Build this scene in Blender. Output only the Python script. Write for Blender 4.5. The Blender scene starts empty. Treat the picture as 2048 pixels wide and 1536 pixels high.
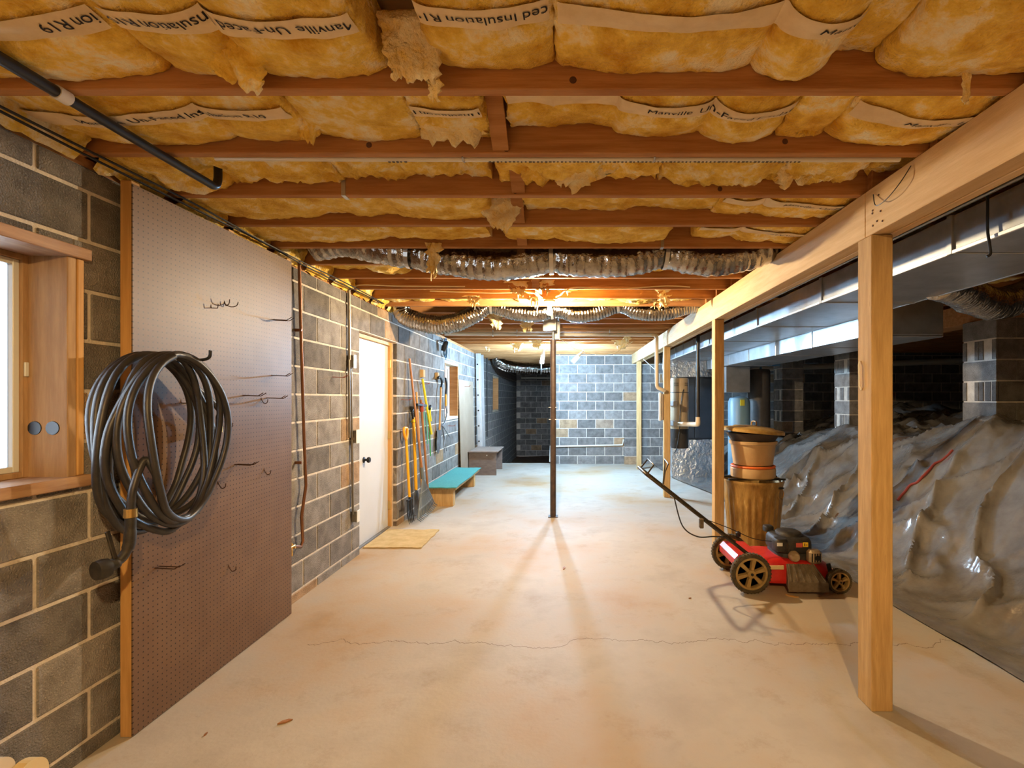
import bpy, math, random
from mathutils import Vector, Matrix, noise
random.seed(7)
S = bpy.context.scene
COL = S.collection
PI = math.pi

# ---------------------------------------------------------------- camera, world, exposure
# x right, y depth from the camera, z up; the photo is a one-point perspective with vanishing point (1137, 797)
FPX, VX, VY, CAMZ = 985.0, 1137.0, 797.0, 1.46
cam = bpy.data.cameras.new('camera'); cam.sensor_width = 36.0
cam.lens = FPX / 2048 * 36.0
cam.shift_x = -(VX - 1024) / 2048; cam.shift_y = (VY - 768) / 2048
cam.clip_start = 0.02; cam.clip_end = 200
camo = bpy.data.objects.new('camera', cam); COL.objects.link(camo)
camo.location = (0, 0, CAMZ); camo.rotation_euler = (PI / 2, 0, 0)
S.camera = camo
W = bpy.data.worlds.new('daylight'); S.world = W; W.use_nodes = True
W.node_tree.nodes['Background'].inputs[0].default_value = (0.72, 0.86, 1.0, 1)
W.node_tree.nodes['Background'].inputs[1].default_value = 12.0
S.view_settings.view_transform = 'Standard'; S.view_settings.look = 'None'
S.view_settings.gamma = 1.0; S.view_settings.use_curve_mapping = False
S.view_settings.exposure = 0.0
try:
    S.cycles.use_denoising = True
    S.cycles.max_bounces = 8; S.cycles.diffuse_bounces = 5; S.cycles.glossy_bounces = 3; S.cycles.transmission_bounces = 4
    S.cycles.use_adaptive_sampling = True; S.cycles.adaptive_threshold = 0.045
    S.cycles.caustics_reflective = False; S.cycles.caustics_refractive = False
    S.cycles.sample_clamp_indirect = 6.0
except Exception:
    pass
BULB_W, BULB_C = 195.0, (1.0, 0.77, 0.47)       # bare bulb on the joists
REAR_W, REAR_C = 215.0, (1.0, 0.66, 0.28)       # a second bare bulb behind the photographer
CFL_W, CFL_C = 620.0, (0.42, 0.70, 1.0)         # two daylight lamps hanging at the far end

def P(px, py, d): return Vector(((px - VX) * d / FPX, d, CAMZ + (VY - py) * d / FPX))
def PX(px, d): return (px - VX) * d / FPX
def PZ(py, d): return CAMZ + (VY - py) * d / FPX
def FD(py): return FPX * CAMZ / (py - VY)          # depth of a floor point
XW = -1.96                                        # face of the left block wall
ZJ = 2.44                                         # underside of the joists
JD, JS, JT = 1.56, 0.4064, 0.038                  # first joist in view, spacing, thickness
def LD(px, x=XW): return x * FPX / (px - VX)       # depth on a plane x = const

# ---------------------------------------------------------------- materials
MATS = {}
def mat(name, c1, c2=None, c3=None, scale=5.0, rough=0.7, metal=0.0, bump=0.0, bscale=60.0, stretch=(1, 1, 1),
        spec=0.5, coat=0.0, rnd=0.0, rndc=None, detail=5.0, lo=0.35, hi=0.65, emit=None, estr=0.0, trans=0.0, ior=1.45, speck=0.0, speckc=(0.7,0.65,0.6), speckscale=120, bdist=0.01, sheen=0.0):
    m = bpy.data.materials.new(name); m.use_nodes = True
    nt = m.node_tree; N = nt.nodes; L = nt.links; b = N['Principled BSDF']
    b.inputs['Roughness'].default_value = rough; b.inputs['Metallic'].default_value = metal
    b.inputs['Specular IOR Level'].default_value = spec; b.inputs['Coat Weight'].default_value = coat
    b.inputs['IOR'].default_value = ior; b.inputs['Transmission Weight'].default_value = trans
    b.inputs['Coat Roughness'].default_value = 0.15; b.inputs['Sheen Weight'].default_value = sheen
    b.inputs['Base Color'].default_value = (*c1, 1)
    if emit: b.inputs['Emission Color'].default_value = (*emit, 1); b.inputs['Emission Strength'].default_value = estr
    geo = N.new('ShaderNodeNewGeometry'); mp = N.new('ShaderNodeMapping'); mp.inputs['Scale'].default_value = stretch
    L.new(geo.outputs['Position'], mp.inputs['Vector'])
    col = None
    if c2:
        nz = N.new('ShaderNodeTexNoise'); nz.inputs['Scale'].default_value = scale; nz.inputs['Detail'].default_value = detail
        nz.inputs['Roughness'].default_value = 0.65
        L.new(mp.outputs[0], nz.inputs['Vector'])
        r = N.new('ShaderNodeValToRGB'); r.color_ramp.elements[0].position = lo; r.color_ramp.elements[1].position = hi
        r.color_ramp.elements[0].color = (*c1, 1); r.color_ramp.elements[1].color = (*c2, 1)
        if c3:
            e = r.color_ramp.elements.new(min(0.97, hi + 0.12)); e.color = (*c3, 1)
        L.new(nz.outputs['Fac'], r.inputs['Fac']); col = r.outputs['Color']
    if speck > 0:
        n3 = N.new('ShaderNodeTexNoise'); n3.inputs['Scale'].default_value = speckscale; n3.inputs['Detail'].default_value = 2
        L.new(mp.outputs[0], n3.inputs['Vector'])
        r3 = N.new('ShaderNodeValToRGB'); r3.color_ramp.elements[0].position = 0.58; r3.color_ramp.elements[1].position = 0.72
        r3.color_ramp.elements[0].color = (0, 0, 0, 1); r3.color_ramp.elements[1].color = (speck, speck, speck, 1)
        L.new(n3.outputs['Fac'], r3.inputs['Fac'])
        mx = N.new('ShaderNodeMix'); mx.data_type = 'RGBA'; mx.inputs['B'].default_value = (*speckc, 1)
        if col: L.new(col, mx.inputs['A'])
        else: mx.inputs['A'].default_value = (*c1, 1)
        L.new(r3.outputs['Color'], mx.inputs['Factor']); col = mx.outputs['Result']
    if rnd > 0:
        oi = N.new('ShaderNodeObjectInfo'); rr = N.new('ShaderNodeValToRGB')
        a = 1 - rnd; bb = 1 + rnd
        rr.color_ramp.elements[0].color = (a, a, a, 1); rr.color_ramp.elements[1].color = (bb, bb, bb, 1)
        if rndc:
            rr.color_ramp.elements[1].position = 0.93
            e = rr.color_ramp.elements.new(0.95); e.color = (*rndc, 1)
            rr.color_ramp.interpolation = 'LINEAR'
        L.new(oi.outputs['Random'], rr.inputs['Fac'])
        mm = N.new('ShaderNodeMix'); mm.data_type = 'RGBA'; mm.blend_type = 'MULTIPLY'; mm.inputs['Factor'].default_value = 1
        if col: L.new(col, mm.inputs['A'])
        else: mm.inputs['A'].default_value = (*c1, 1)
        L.new(rr.outputs['Color'], mm.inputs['B']); col = mm.outputs['Result']
    if col: L.new(col, b.inputs['Base Color'])
    if bump > 0:
        n2 = N.new('ShaderNodeTexNoise'); n2.inputs['Scale'].default_value = bscale; n2.inputs['Detail'].default_value = 4
        L.new(mp.outputs[0], n2.inputs['Vector'])
        bp = N.new('ShaderNodeBump'); bp.inputs['Strength'].default_value = bump; bp.inputs['Distance'].default_value = bdist
        L.new(n2.outputs['Fac'], bp.inputs['Height']); L.new(bp.outputs['Normal'], b.inputs['Normal'])
    MATS[name] = m
    return m

M = {}
M['block'] = mat('grey_cinder_block', (0.165, 0.152, 0.145), (0.28, 0.262, 0.248), scale=9, rough=0.95, bump=1.0, bscale=150, rnd=0.28, rndc=(1.7, 1.22, 0.78), speck=0.6, speckc=(0.46, 0.42, 0.38), speckscale=150, spec=0.15)
M['mortar'] = mat('pale_mortar', (0.56, 0.50, 0.43), (0.72, 0.65, 0.57), scale=14, rough=0.95, bump=0.5, bscale=130, spec=0.15)
M['joist'] = mat('joist_lumber', (0.34, 0.145, 0.048), (0.48, 0.24, 0.095), c3=(0.28, 0.12, 0.04), scale=4, stretch=(0.6, 6, 9), rough=0.75, bump=0.15, bscale=40, rnd=0.10, spec=0.25)
M['beam'] = mat('pale_beam_lumber', (0.60, 0.40, 0.20), (0.72, 0.52, 0.29), c3=(0.46, 0.29, 0.14), scale=4, stretch=(9, 0.6, 8), rough=0.7, bump=0.12, bscale=50, spec=0.3)
M['post'] = mat('post_lumber', (0.46, 0.29, 0.12), (0.62, 0.41, 0.19), c3=(0.33, 0.19, 0.075), scale=5, stretch=(9, 9, 0.7), rough=0.75, bump=0.15, bscale=50, rnd=0.08, spec=0.3)
M['deck'] = mat('subfloor_plywood', (0.42, 0.27, 0.13), (0.52, 0.35, 0.18), scale=3, stretch=(1, 5, 1), rough=0.85)
M['batt'] = mat('yellow_fiberglass', (0.66, 0.335, 0.025), (0.92, 0.63, 0.12), c3=(0.98, 0.87, 0.62), scale=7.0, lo=0.34, hi=0.53, rough=1.0, bump=0.9, bscale=95, bdist=0.012, spec=0.05, sheen=0.15, rnd=0.07)
M['batt_torn'] = mat('lightened_torn_fiberglass', (0.92, 0.66, 0.22), (0.97, 0.88, 0.66), scale=14, rough=1.0, bump=0.9, bscale=110, bdist=0.012, spec=0.05)  # torn fibre, base colour lightened to stand in for light on the flaps
M['strip'] = mat('printed_binder_strip', (0.72, 0.55, 0.33), (0.82, 0.66, 0.43), scale=12, rough=0.85, spec=0.1)
M['ink'] = mat('black_ink', (0.03, 0.025, 0.025), rough=0.8, spec=0.1)
M['frame_wood'] = mat('window_frame_wood', (0.36, 0.22, 0.12), (0.52, 0.35, 0.20), c3=(0.24, 0.13, 0.07), scale=4, stretch=(9, 9, 0.8), rough=0.65, bump=0.1, bscale=60, spec=0.3)
M['frame_wood_h'] = mat('window_sill_wood', (0.30, 0.16, 0.09), (0.45, 0.28, 0.16), scale=4, stretch=(9, 0.8, 9), rough=0.6, bump=0.1, bscale=60, spec=0.35)
M['pale_wood'] = mat('pale_jamb_wood', (0.66, 0.52, 0.34), (0.78, 0.64, 0.46), scale=4, stretch=(9, 9, 0.8), rough=0.7, spec=0.3)
M['furring'] = mat('furring_strip_wood', (0.52, 0.28, 0.09), (0.66, 0.38, 0.14), scale=4, stretch=(9, 9, 0.7), rough=0.6, spec=0.35)
M['white_paint'] = mat('white_paint', (0.80, 0.80, 0.79), (0.74, 0.74, 0.74), scale=2, rough=0.5, spec=0.4)
M['door_white'] = mat('white_door_paint', (0.62, 0.63, 0.66), (0.58, 0.59, 0.62), scale=1.5, rough=0.45, spec=0.4)
M['vinyl'] = mat('white_vinyl', (0.75, 0.78, 0.8), rough=0.35)
M['glass'] = mat('window_glass', (1, 1, 1), rough=0.02, trans=1.0, ior=1.02)
M['black_pipe'] = mat('black_abs_pipe', (0.016, 0.015, 0.017), rough=0.35, spec=0.5)
M['black_cable'] = mat('black_cable', (0.02, 0.018, 0.016), rough=0.5)
M['cream_cable'] = mat('cream_cable', (0.72, 0.62, 0.42), rough=0.5)
M['rubber'] = mat('black_hose_rubber', (0.022, 0.021, 0.025), (0.04, 0.037, 0.04), scale=12, rough=0.42, spec=0.5, bump=0.05, bscale=200)
M['brass'] = mat('brass', (0.75, 0.50, 0.18), rough=0.3, metal=1.0)
M['copper'] = mat('dull_copper', (0.17, 0.072, 0.035), (0.24, 0.11, 0.06), scale=8, rough=0.45, metal=0.6)
M['conduit'] = mat('grey_conduit', (0.24, 0.22, 0.19), (0.32, 0.29, 0.25), scale=10, rough=0.4, metal=0.8)
M['galv'] = mat('sheet_metal', (0.42, 0.44, 0.46), (0.55, 0.57, 0.60), scale=6, rough=0.34, metal=0.85, bump=0.05, bscale=14)
M['galv_dark'] = mat('dull_sheet_metal', (0.22, 0.21, 0.20), (0.30, 0.29, 0.28), scale=6, rough=0.5, metal=0.6)
M['foil'] = mat('flex_duct_foil', (0.26, 0.235, 0.21), (0.46, 0.43, 0.39), scale=14, rough=0.13, metal=1.0, bump=0.5, bscale=26, bdist=0.02)
M['foil_wrap'] = mat('crinkled_foil_wrap', (0.62, 0.66, 0.70), (0.75, 0.78, 0.82), scale=9, rough=0.28, metal=0.85, bump=1.0, bscale=16, bdist=0.04)
M['strap'] = mat('metal_strap', (0.55, 0.54, 0.52), rough=0.35, metal=0.9)
M['dark_steel'] = mat('brown_painted_steel', (0.045, 0.031, 0.028), (0.075, 0.052, 0.044), scale=15, rough=0.5, metal=0.2)
M['grey_plastic'] = mat('grey_box_plastic', (0.42, 0.41, 0.39), rough=0.5)
M['outlet'] = mat('outlet_plate', (0.72, 0.71, 0.68), rough=0.4)
M['hook'] = mat('dark_wire_hook', (0.09, 0.05, 0.035), rough=0.5, metal=0.5)
M['red_hook'] = mat('red_coated_hook', (0.35, 0.06, 0.03), rough=0.5)
M['tool_wood'] = mat('old_tool_handle', (0.28, 0.12, 0.05), (0.40, 0.19, 0.08), scale=4, stretch=(12, 12, 1), rough=0.55)
M['tool_wood2'] = mat('tan_tool_handle', (0.55, 0.30, 0.10), (0.68, 0.40, 0.16), scale=4, stretch=(12, 12, 1), rough=0.5)
M['orange'] = mat('orange_plastic', (0.85, 0.36, 0.02), rough=0.4)
M['amber'] = mat('amber_fiberglass_handle', (0.80, 0.42, 0.02), rough=0.35)
M['yellow'] = mat('yellow_plastic', (0.85, 0.70, 0.03), rough=0.4)
M['green'] = mat('green_coated_stake', (0.06, 0.36, 0.10), rough=0.45)
M['teal_stake'] = mat('blue_green_stake', (0.16, 0.50, 0.42), rough=0.45)
M['tool_steel'] = mat('tool_steel', (0.16, 0.16, 0.17), (0.28, 0.28, 0.29), scale=15, rough=0.45, metal=0.8)
M['black_iron'] = mat('black_iron', (0.02, 0.02, 0.022), rough=0.5, metal=0.3)
M['rake'] = mat('slate_blue_plastic', (0.13, 0.16, 0.19), rough=0.45)
M['rake_band'] = mat('pale_rake_band', (0.35, 0.40, 0.45), rough=0.45)
M['teal'] = mat('teal_outdoor_carpet', (0.07, 0.30, 0.30), (0.10, 0.38, 0.37), scale=60, rough=1.0, bump=0.5, bscale=300)
M['ply_brown'] = mat('brown_painted_plywood', (0.14, 0.10, 0.085), (0.20, 0.15, 0.125), scale=5, stretch=(2, 2, 6), rough=0.7)
M['ply_top'] = mat('worn_brown_plywood', (0.24, 0.18, 0.15), (0.32, 0.25, 0.21), scale=6, rough=0.7)
M['hardboard'] = mat('tan_hardboard', (0.30, 0.22, 0.155), (0.35, 0.265, 0.19), scale=3, rough=0.7)
M['alu'] = mat('aluminium', (0.72, 0.74, 0.76), (0.82, 0.84, 0.86), scale=8, rough=0.35, metal=0.75)
M['mat'] = mat('tan_carpet_mat', (0.50, 0.36, 0.16), (0.62, 0.47, 0.24), scale=10, rough=1.0, bump=0.6, bscale=260)
M['red'] = mat('red_mower_paint', (0.50, 0.012, 0.012), (0.62, 0.03, 0.02), scale=10, rough=0.42, coat=0.1)
M['mower_black'] = mat('dusty_black_plastic', (0.018, 0.016, 0.015), (0.06, 0.05, 0.04), scale=18, rough=0.55, lo=0.45, hi=0.75)
M['tire'] = mat('dusty_tire', (0.045, 0.035, 0.022), (0.10, 0.075, 0.04), scale=30, rough=0.9)
M['rim'] = mat('dusty_tan_wheel', (0.30, 0.19, 0.065), (0.40, 0.27, 0.10), scale=18, rough=0.7)
M['handle'] = mat('dark_handle_tube', (0.045, 0.036, 0.026), (0.09, 0.07, 0.05), scale=25, rough=0.4, metal=0.5)
M['chute'] = mat('grey_brown_chute_plastic', (0.10, 0.075, 0.05), (0.16, 0.125, 0.085), scale=25, rough=0.7)
M['engine_metal'] = mat('tan_engine_metal', (0.34, 0.25, 0.15), (0.50, 0.40, 0.27), scale=25, rough=0.5, metal=0.4)
M['sticker_y'] = mat('yellow_sticker', (0.85, 0.55, 0.03), rough=0.5)
M['sticker_r'] = mat('red_sticker', (0.55, 0.09, 0.07), rough=0.5)
M['sticker_w'] = mat('white_sticker', (0.75, 0.75, 0.75), rough=0.5)
M['rust'] = mat('rusty_can_metal', (0.26, 0.14, 0.035), (0.45, 0.27, 0.075), c3=(0.62, 0.43, 0.17), scale=9, stretch=(2.2, 2.2, 0.6), rough=0.5, metal=0.35, bump=0.2, bscale=40, lo=0.35, hi=0.62)
M['lid'] = mat('rusty_lid_metal', (0.40, 0.23, 0.06), (0.58, 0.38, 0.12), scale=12, rough=0.45, metal=0.4)
M['planter'] = mat('tan_planter_plastic', (0.47, 0.30, 0.14), (0.54, 0.36, 0.18), scale=5, rough=0.5)
M['orange_ring'] = mat('orange_rubber_ring', (0.75, 0.16, 0.03), rough=0.5)
M['dark_dirt'] = mat('dark_soil_plastic', (0.05, 0.035, 0.028), rough=0.8)
M['vac'] = mat('beige_enamel', (0.45, 0.34, 0.22), (0.50, 0.39, 0.26), scale=4, rough=0.35, coat=0.3)
M['vac_black'] = mat('black_canister', (0.035, 0.03, 0.028), rough=0.5)
M['pvc'] = mat('cream_pvc', (0.68, 0.56, 0.40), rough=0.4)
M['pvc_w'] = mat('white_pvc', (0.72, 0.68, 0.60), rough=0.4)
M['furnace'] = mat('slate_enamel_cabinet', (0.035, 0.045, 0.06), (0.05, 0.06, 0.075), scale=3, rough=0.4)
M['tank'] = mat('pale_blue_tank', (0.20, 0.34, 0.45), rough=0.4)
M['tank_dark'] = mat('dark_tank', (0.06, 0.055, 0.055), (0.09, 0.08, 0.075), scale=5, rough=0.5)
M['yellow_tag'] = mat('yellow_tag', (0.65, 0.60, 0.05), rough=0.5)
M['blue_pipe'] = mat('blue_pipe', (0.10, 0.26, 0.48), rough=0.4)
M['poly'] = mat('dusty_poly_sheet', (0.15, 0.135, 0.125), (0.25, 0.235, 0.22), scale=2.2, rough=0.20, bump=0.22, bscale=9, bdist=0.06, spec=0.9, coat=0.6)
M['dirt'] = mat('brown_soil', (0.10, 0.055, 0.03), (0.16, 0.09, 0.05), scale=8, rough=1.0, bump=0.6, bscale=20)
M['strap_red'] = mat('faded_red_strap', (0.30, 0.05, 0.04), rough=0.7)
M['porcelain'] = mat('white_porcelain', (0.85, 0.84, 0.80), rough=0.3)
M['cream_board'] = mat('cream_plastic', (0.74, 0.58, 0.32), rough=0.5)
M['cream_board2'] = mat('pale_cream_plastic', (0.66, 0.58, 0.45), rough=0.5)
M['print_grey'] = mat('grey_print', (0.12, 0.11, 0.10), rough=0.8)
M['knot'] = mat('dark_wood_knot', (0.10, 0.04, 0.018), rough=0.8)
def emitter(name, c, s):
    m = bpy.data.materials.new(name); m.use_nodes = True; nt = m.node_tree; nt.nodes.clear()
    e = nt.nodes.new('ShaderNodeEmission'); o = nt.nodes.new('ShaderNodeOutputMaterial')
    e.inputs[0].default_value = (*c, 1); e.inputs[1].default_value = s; nt.links.new(e.outputs[0], o.inputs[0]); return m

def floor_material():
    m = mat('concrete_slab', (0.40, 0.355, 0.30), (0.56, 0.52, 0.46), scale=1.6, rough=0.62, bump=0.12, bscale=45, spec=0.35, detail=8, lo=0.3, hi=0.7)
    nt = m.node_tree; N = nt.nodes; L = nt.links; b = N['Principled BSDF']
    base = b.inputs['Base Color'].links[0].from_socket
    geo = N.new('ShaderNodeNewGeometry')
    def nz(scale, detail, lo, hi, rough=0.6):
        n = N.new('ShaderNodeTexNoise'); n.inputs['Scale'].default_value = scale; n.inputs['Detail'].default_value = detail; n.inputs['Roughness'].default_value = rough
        L.new(geo.outputs['Position'], n.inputs['Vector'])
        r = N.new('ShaderNodeValToRGB'); r.color_ramp.elements[0].position = lo; r.color_ramp.elements[1].position = hi
        L.new(n.outputs['Fac'], r.inputs['Fac']); return r.outputs['Color']
    def mix(a, fac, col, mode='MIX'):
        x = N.new('ShaderNodeMix'); x.data_type = 'RGBA'; x.blend_type = mode
        L.new(a, x.inputs['A']); L.new(fac, x.inputs['Factor']); x.inputs['B'].default_value = (*col, 1); return x.outputs['Result']
    c = mix(base, nz(0.8, 7, 0.47, 0.68), (0.40, 0.26, 0.13))             # tan stains
    c = mix(c, nz(2.6, 9, 0.54, 0.78, 0.75), (0.36, 0.27, 0.18))
    c = mix(c, nz(14, 6, 0.68, 0.78), (0.36, 0.29, 0.22))
    # hairline crack across the slab near y = 2.95
    sep = N.new('ShaderNodeSeparateXYZ'); L.new(geo.outputs['Position'], sep.inputs[0])
    n1 = N.new('ShaderNodeTexNoise'); n1.noise_dimensions = '1D'; n1.inputs['Scale'].default_value = 1.7; n1.inputs['Detail'].default_value = 6; n1.inputs['Roughness'].default_value = 0.6
    L.new(sep.outputs['X'], n1.inputs['W'])
    def mth(op, a, b_=None):
        x = N.new('ShaderNodeMath'); x.operation = op
        for i, v in enumerate((a, b_)):
            if v is None: continue
            if isinstance(v, (int, float)): x.inputs[i].default_value = v
            else: L.new(v, x.inputs[i])
        return x.outputs[0]
    dy = mth('SUBTRACT', sep.outputs['Y'], mth('ADD', mth('MULTIPLY', n1.outputs['Fac'], 0.45), 2.72))
    cr = mth('LESS_THAN', mth('ABSOLUTE', dy), 0.0030)
    cr = mth('MULTIPLY', cr, mth('GREATER_THAN', sep.outputs['X'], -1.55))
    cr = mth('MULTIPLY', cr, 0.75)
    c = mix(c, cr, (0.13, 0.08, 0.045))
    L.new(c, b.inputs['Base Color'])
    return m
M['floor'] = floor_material()

def pegboard_material():
    m = mat('brown_pegboard', (0.132, 0.070, 0.037), (0.175, 0.100, 0.056), scale=2.5, rough=0.48, spec=0.45, detail=6)
    nt = m.node_tree; N = nt.nodes; L = nt.links; b = N['Principled BSDF']
    base = b.inputs['Base Color'].links[0].from_socket
    geo = N.new('ShaderNodeNewGeometry'); sep = N.new('ShaderNodeSeparateXYZ'); L.new(geo.outputs['Position'], sep.inputs[0])
    def mth(op, a, b_=None):
        x = N.new('ShaderNodeMath'); x.operation = op
        for i, v in enumerate((a, b_)):
            if v is None: continue
            if isinstance(v, (int, float)): x.inputs[i].default_value = v
            else: L.new(v, x.inputs[i])
        return x.outputs[0]
    def cell(s): return mth('SUBTRACT', mth('FRACT', mth('MULTIPLY', s, 1 / 0.0254)), 0.5)
    a, c = cell(sep.outputs['Y']), cell(sep.outputs['Z'])
    r = mth('ADD', mth('MULTIPLY', a, a), mth('MULTIPLY', c, c))
    f = mth('LESS_THAN', r, 0.018)
    x = N.new('ShaderNodeMix'); x.data_type = 'RGBA'; L.new(base, x.inputs['A']); L.new(f, x.inputs['Factor']); x.inputs['B'].default_value = (0.022, 0.012, 0.008, 1)
    L.new(x.outputs['Result'], b.inputs['Base Color'])
    return m
M['peg'] = pegboard_material()

# ---------------------------------------------------------------- mesh helpers
class MB:
    def __init__(self): self.v = []; self.f = []
    def add(self, vs, fs):
        o = len(self.v); self.v += [tuple(p) for p in vs]; self.f += [tuple(i + o for i in q) for q in fs]; return self
    def box(self, x0, x1, y0, y1, z0, z1, ch=0.0, T=None):
        x0, x1 = min(x0, x1), max(x0, x1); y0, y1 = min(y0, y1), max(y0, y1); z0, z1 = min(z0, z1), max(z0, z1)
        if ch <= 0:
            vs = [(x, y, z) for x in (x0, x1) for y in (y0, y1) for z in (z0, z1)]
            fs = [(0, 1, 3, 2), (4, 6, 7, 5), (0, 4, 5, 1), (2, 3, 7, 6), (0, 2, 6, 4), (1, 5, 7, 3)]
        else:
            vs = []; idx = {}
            for i, x in enumerate((x0, x1)):
                for j, y in enumerate((y0, y1)):
                    for k, z in enumerate((z0, z1)):
                        sx, sy, sz = (1, -1)[i], (1, -1)[j], (1, -1)[k]
                        idx[i, j, k, 0] = len(vs); vs.append((x, y + sy * ch, z + sz * ch))
                        idx[i, j, k, 1] = len(vs); vs.append((x + sx * ch, y, z + sz * ch))
                        idx[i, j, k, 2] = len(vs); vs.append((x + sx * ch, y + sy * ch, z))
            fs = []
            for i in (0, 1): fs.append(tuple(idx[i, j, k, 0] for j, k in (((0, 0), (0, 1), (1, 1), (1, 0)) if i == 0 else ((0, 0), (1, 0), (1, 1), (0, 1)))))
            for j in (0, 1): fs.append(tuple(idx[i, j, k, 1] for i, k in (((0, 0), (1, 0), (1, 1), (0, 1)) if j == 0 else ((0, 0), (0, 1), (1, 1), (1, 0)))))
            for k in (0, 1): fs.append(tuple(idx[i, j, k, 2] for i, j in (((0, 0), (0, 1), (1, 1), (1, 0)) if k == 0 else ((0, 0), (1, 0), (1, 1), (0, 1)))))
            for a in (0, 1):
                for b in (0, 1):
                    q = [idx[a, b, 0, 0], idx[a, b, 0, 1], idx[a, b, 1, 1], idx[a, b, 1, 0]]; fs.append(tuple(q if (a + b) % 2 else q[::-1]))
                    q = [idx[a, 0, b, 0], idx[a, 0, b, 2], idx[a, 1, b, 2], idx[a, 1, b, 0]]; fs.append(tuple(q[::-1] if (a + b) % 2 else q))
                    q = [idx[0, a, b, 1], idx[0, a, b, 2], idx[1, a, b, 2], idx[1, a, b, 1]]; fs.append(tuple(q if (a + b) % 2 else q[::-1]))
            for i in (0, 1):
                for j in (0, 1):
                    for k in (0, 1):
                        q = [idx[i, j, k, 0], idx[i, j, k, 1], idx[i, j, k, 2]]; fs.append(tuple(q if (i + j + k) % 2 else q[::-1]))
        if T is not None: vs = [T @ Vector(p) for p in vs]
        return self.add(vs, fs)
    def bar(self, p0, p1, w, h, up=(0, 0, 1), ch=0.0):
        p0, p1 = Vector(p0), Vector(p1); z = (p1 - p0); l = z.length; z.normalize(); u = Vector(up)
        x = u.cross(z)
        if x.length < 1e-5: x = Vector((1, 0, 0)).cross(z)
        x.normalize(); y = z.cross(x)
        T = Matrix.Translation(p0) @ Matrix((x, y, z)).transposed().to_4x4()
        return self.box(-w / 2, w / 2, -h / 2, h / 2, 0, l, ch, T)
    def tube(self, pts, r, n=8, cap=True):
        pts = [Vector(p) for p in pts]; m = len(pts)
        rs = r if isinstance(r, (list, tuple)) else [r] * m
        o = len(self.v); t0 = (pts[1] - pts[0]).normalized()
        a = Vector((0, 0, 1)) if abs(t0.z) < 0.9 else Vector((1, 0, 0))
        nrm = (a - t0 * a.dot(t0)).normalized()
        for i in range(m):
            t = (pts[min(i + 1, m - 1)] - pts[max(i - 1, 0)])
            if t.length < 1e-9: t = t0.copy()
            t.normalize(); nrm = (nrm - t * nrm.dot(t)).normalized(); b = t.cross(nrm)
            for j in range(n):
                an = 2 * PI * j / n
                self.v.append(tuple(pts[i] + (nrm * math.cos(an) + b * math.sin(an)) * rs[i]))
        for i in range(m - 1):
            for j in range(n):
                k = (j + 1) % n
                self.f.append((o + i * n + j, o + i * n + k, o + (i + 1) * n + k, o + (i + 1) * n + j))
        if cap:
            self.f.append(tuple(o + j for j in range(n))[::-1]); self.f.append(tuple(o + (m - 1) * n + j for j in range(n)))
        return self
    def lathe(self, prof, n=24, T=None, fn=None):
        o = len(self.v); m = len(prof)
        for r, z in prof:
            for j in range(n):
                a = 2 * PI * j / n; rr = r * (fn(a, z) if fn else 1)
                p = Vector((rr * math.cos(a), rr * math.sin(a), z)); self.v.append(tuple(T @ p if T is not None else p))
        for i in range(m - 1):
            for j in range(n):
                k = (j + 1) % n
                self.f.append((o + i * n + j, o + i * n + k, o + (i + 1) * n + k, o + (i + 1) * n + j))
        if prof[0][0] > 1e-6: self.f.append(tuple(o + j for j in range(n))[::-1])
        if prof[-1][0] > 1e-6: self.f.append(tuple(o + (m - 1) * n + j for j in range(n)))
        return self
    def ext(self, poly, z0, z1, T=None):
        n = len(poly); vs = [Vector((x, y, z0)) for x, y in poly] + [Vector((x, y, z1)) for x, y in poly]
        if T is not None: vs = [T @ p for p in vs]
        fs = [tuple(range(n))[::-1], tuple(range(n, 2 * n))] + [(i, (i + 1) % n, n + (i + 1) % n, n + i) for i in range(n)]
        return self.add(vs, fs)
    def grid(self, fn, nu, nv):
        o = len(self.v)
        for i in range(nu + 1):
            for j in range(nv + 1): self.v.append(tuple(fn(i / nu, j / nv)))
        w = nv + 1
        for i in range(nu):
            for j in range(nv): self.f.append((o + i * w + j, o + (i + 1) * w + j, o + (i + 1) * w + j + 1, o + i * w + j + 1))
        return self
    def mesh(self, name, smooth=False, origin=(0, 0, 0)):
        ox, oy, oz = origin
        me = bpy.data.meshes.new(name); me.from_pydata([(x - ox, y - oy, z - oz) for x, y, z in self.v], [], self.f)
        me.validate(); me.update()
        if smooth:
            me.polygons.foreach_set('use_smooth', [True] * len(me.polygons))
            try: me.set_sharp_from_angle(angle=math.radians(smooth if smooth is not True else 50))
            except Exception: pass
        return me
    def build(self, name, material, parent=None, smooth=False):
        if parent is None:
            xs, ys, zs = zip(*self.v); org = Vector(((min(xs) + max(xs)) / 2, (min(ys) + max(ys)) / 2, min(zs)))
            me = self.mesh(name, smooth, org); o = bpy.data.objects.new(name, me); o.location = org
        else:
            org = parent.get('_o'); org = Vector(org) if org is not None else Vector((0, 0, 0))
            me = self.mesh(name, smooth, org); o = bpy.data.objects.new(name, me); o.parent = parent
            o['_o'] = tuple(org)
        if material is not None: me.materials.append(material)
        COL.objects.link(o)
        if parent is None: o['_o'] = tuple(o.location)
        return o
def thing(name, label, cat, loc, group=None):
    o = bpy.data.objects.new(name, None); COL.objects.link(o); o.location = loc; o.empty_display_size = 0.1
    o['_o'] = tuple(Vector(loc)); o['label'] = label; o['category'] = cat
    if group: o['group'] = group
    return o
def tag(o, label, cat, group=None):
    o['label'] = label; o['category'] = cat
    if group: o['group'] = group
    return o
def struct(name, mb, material, smooth=False):
    o = mb.build(name, material, None, smooth); o['kind'] = 'structure'; return o
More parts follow.
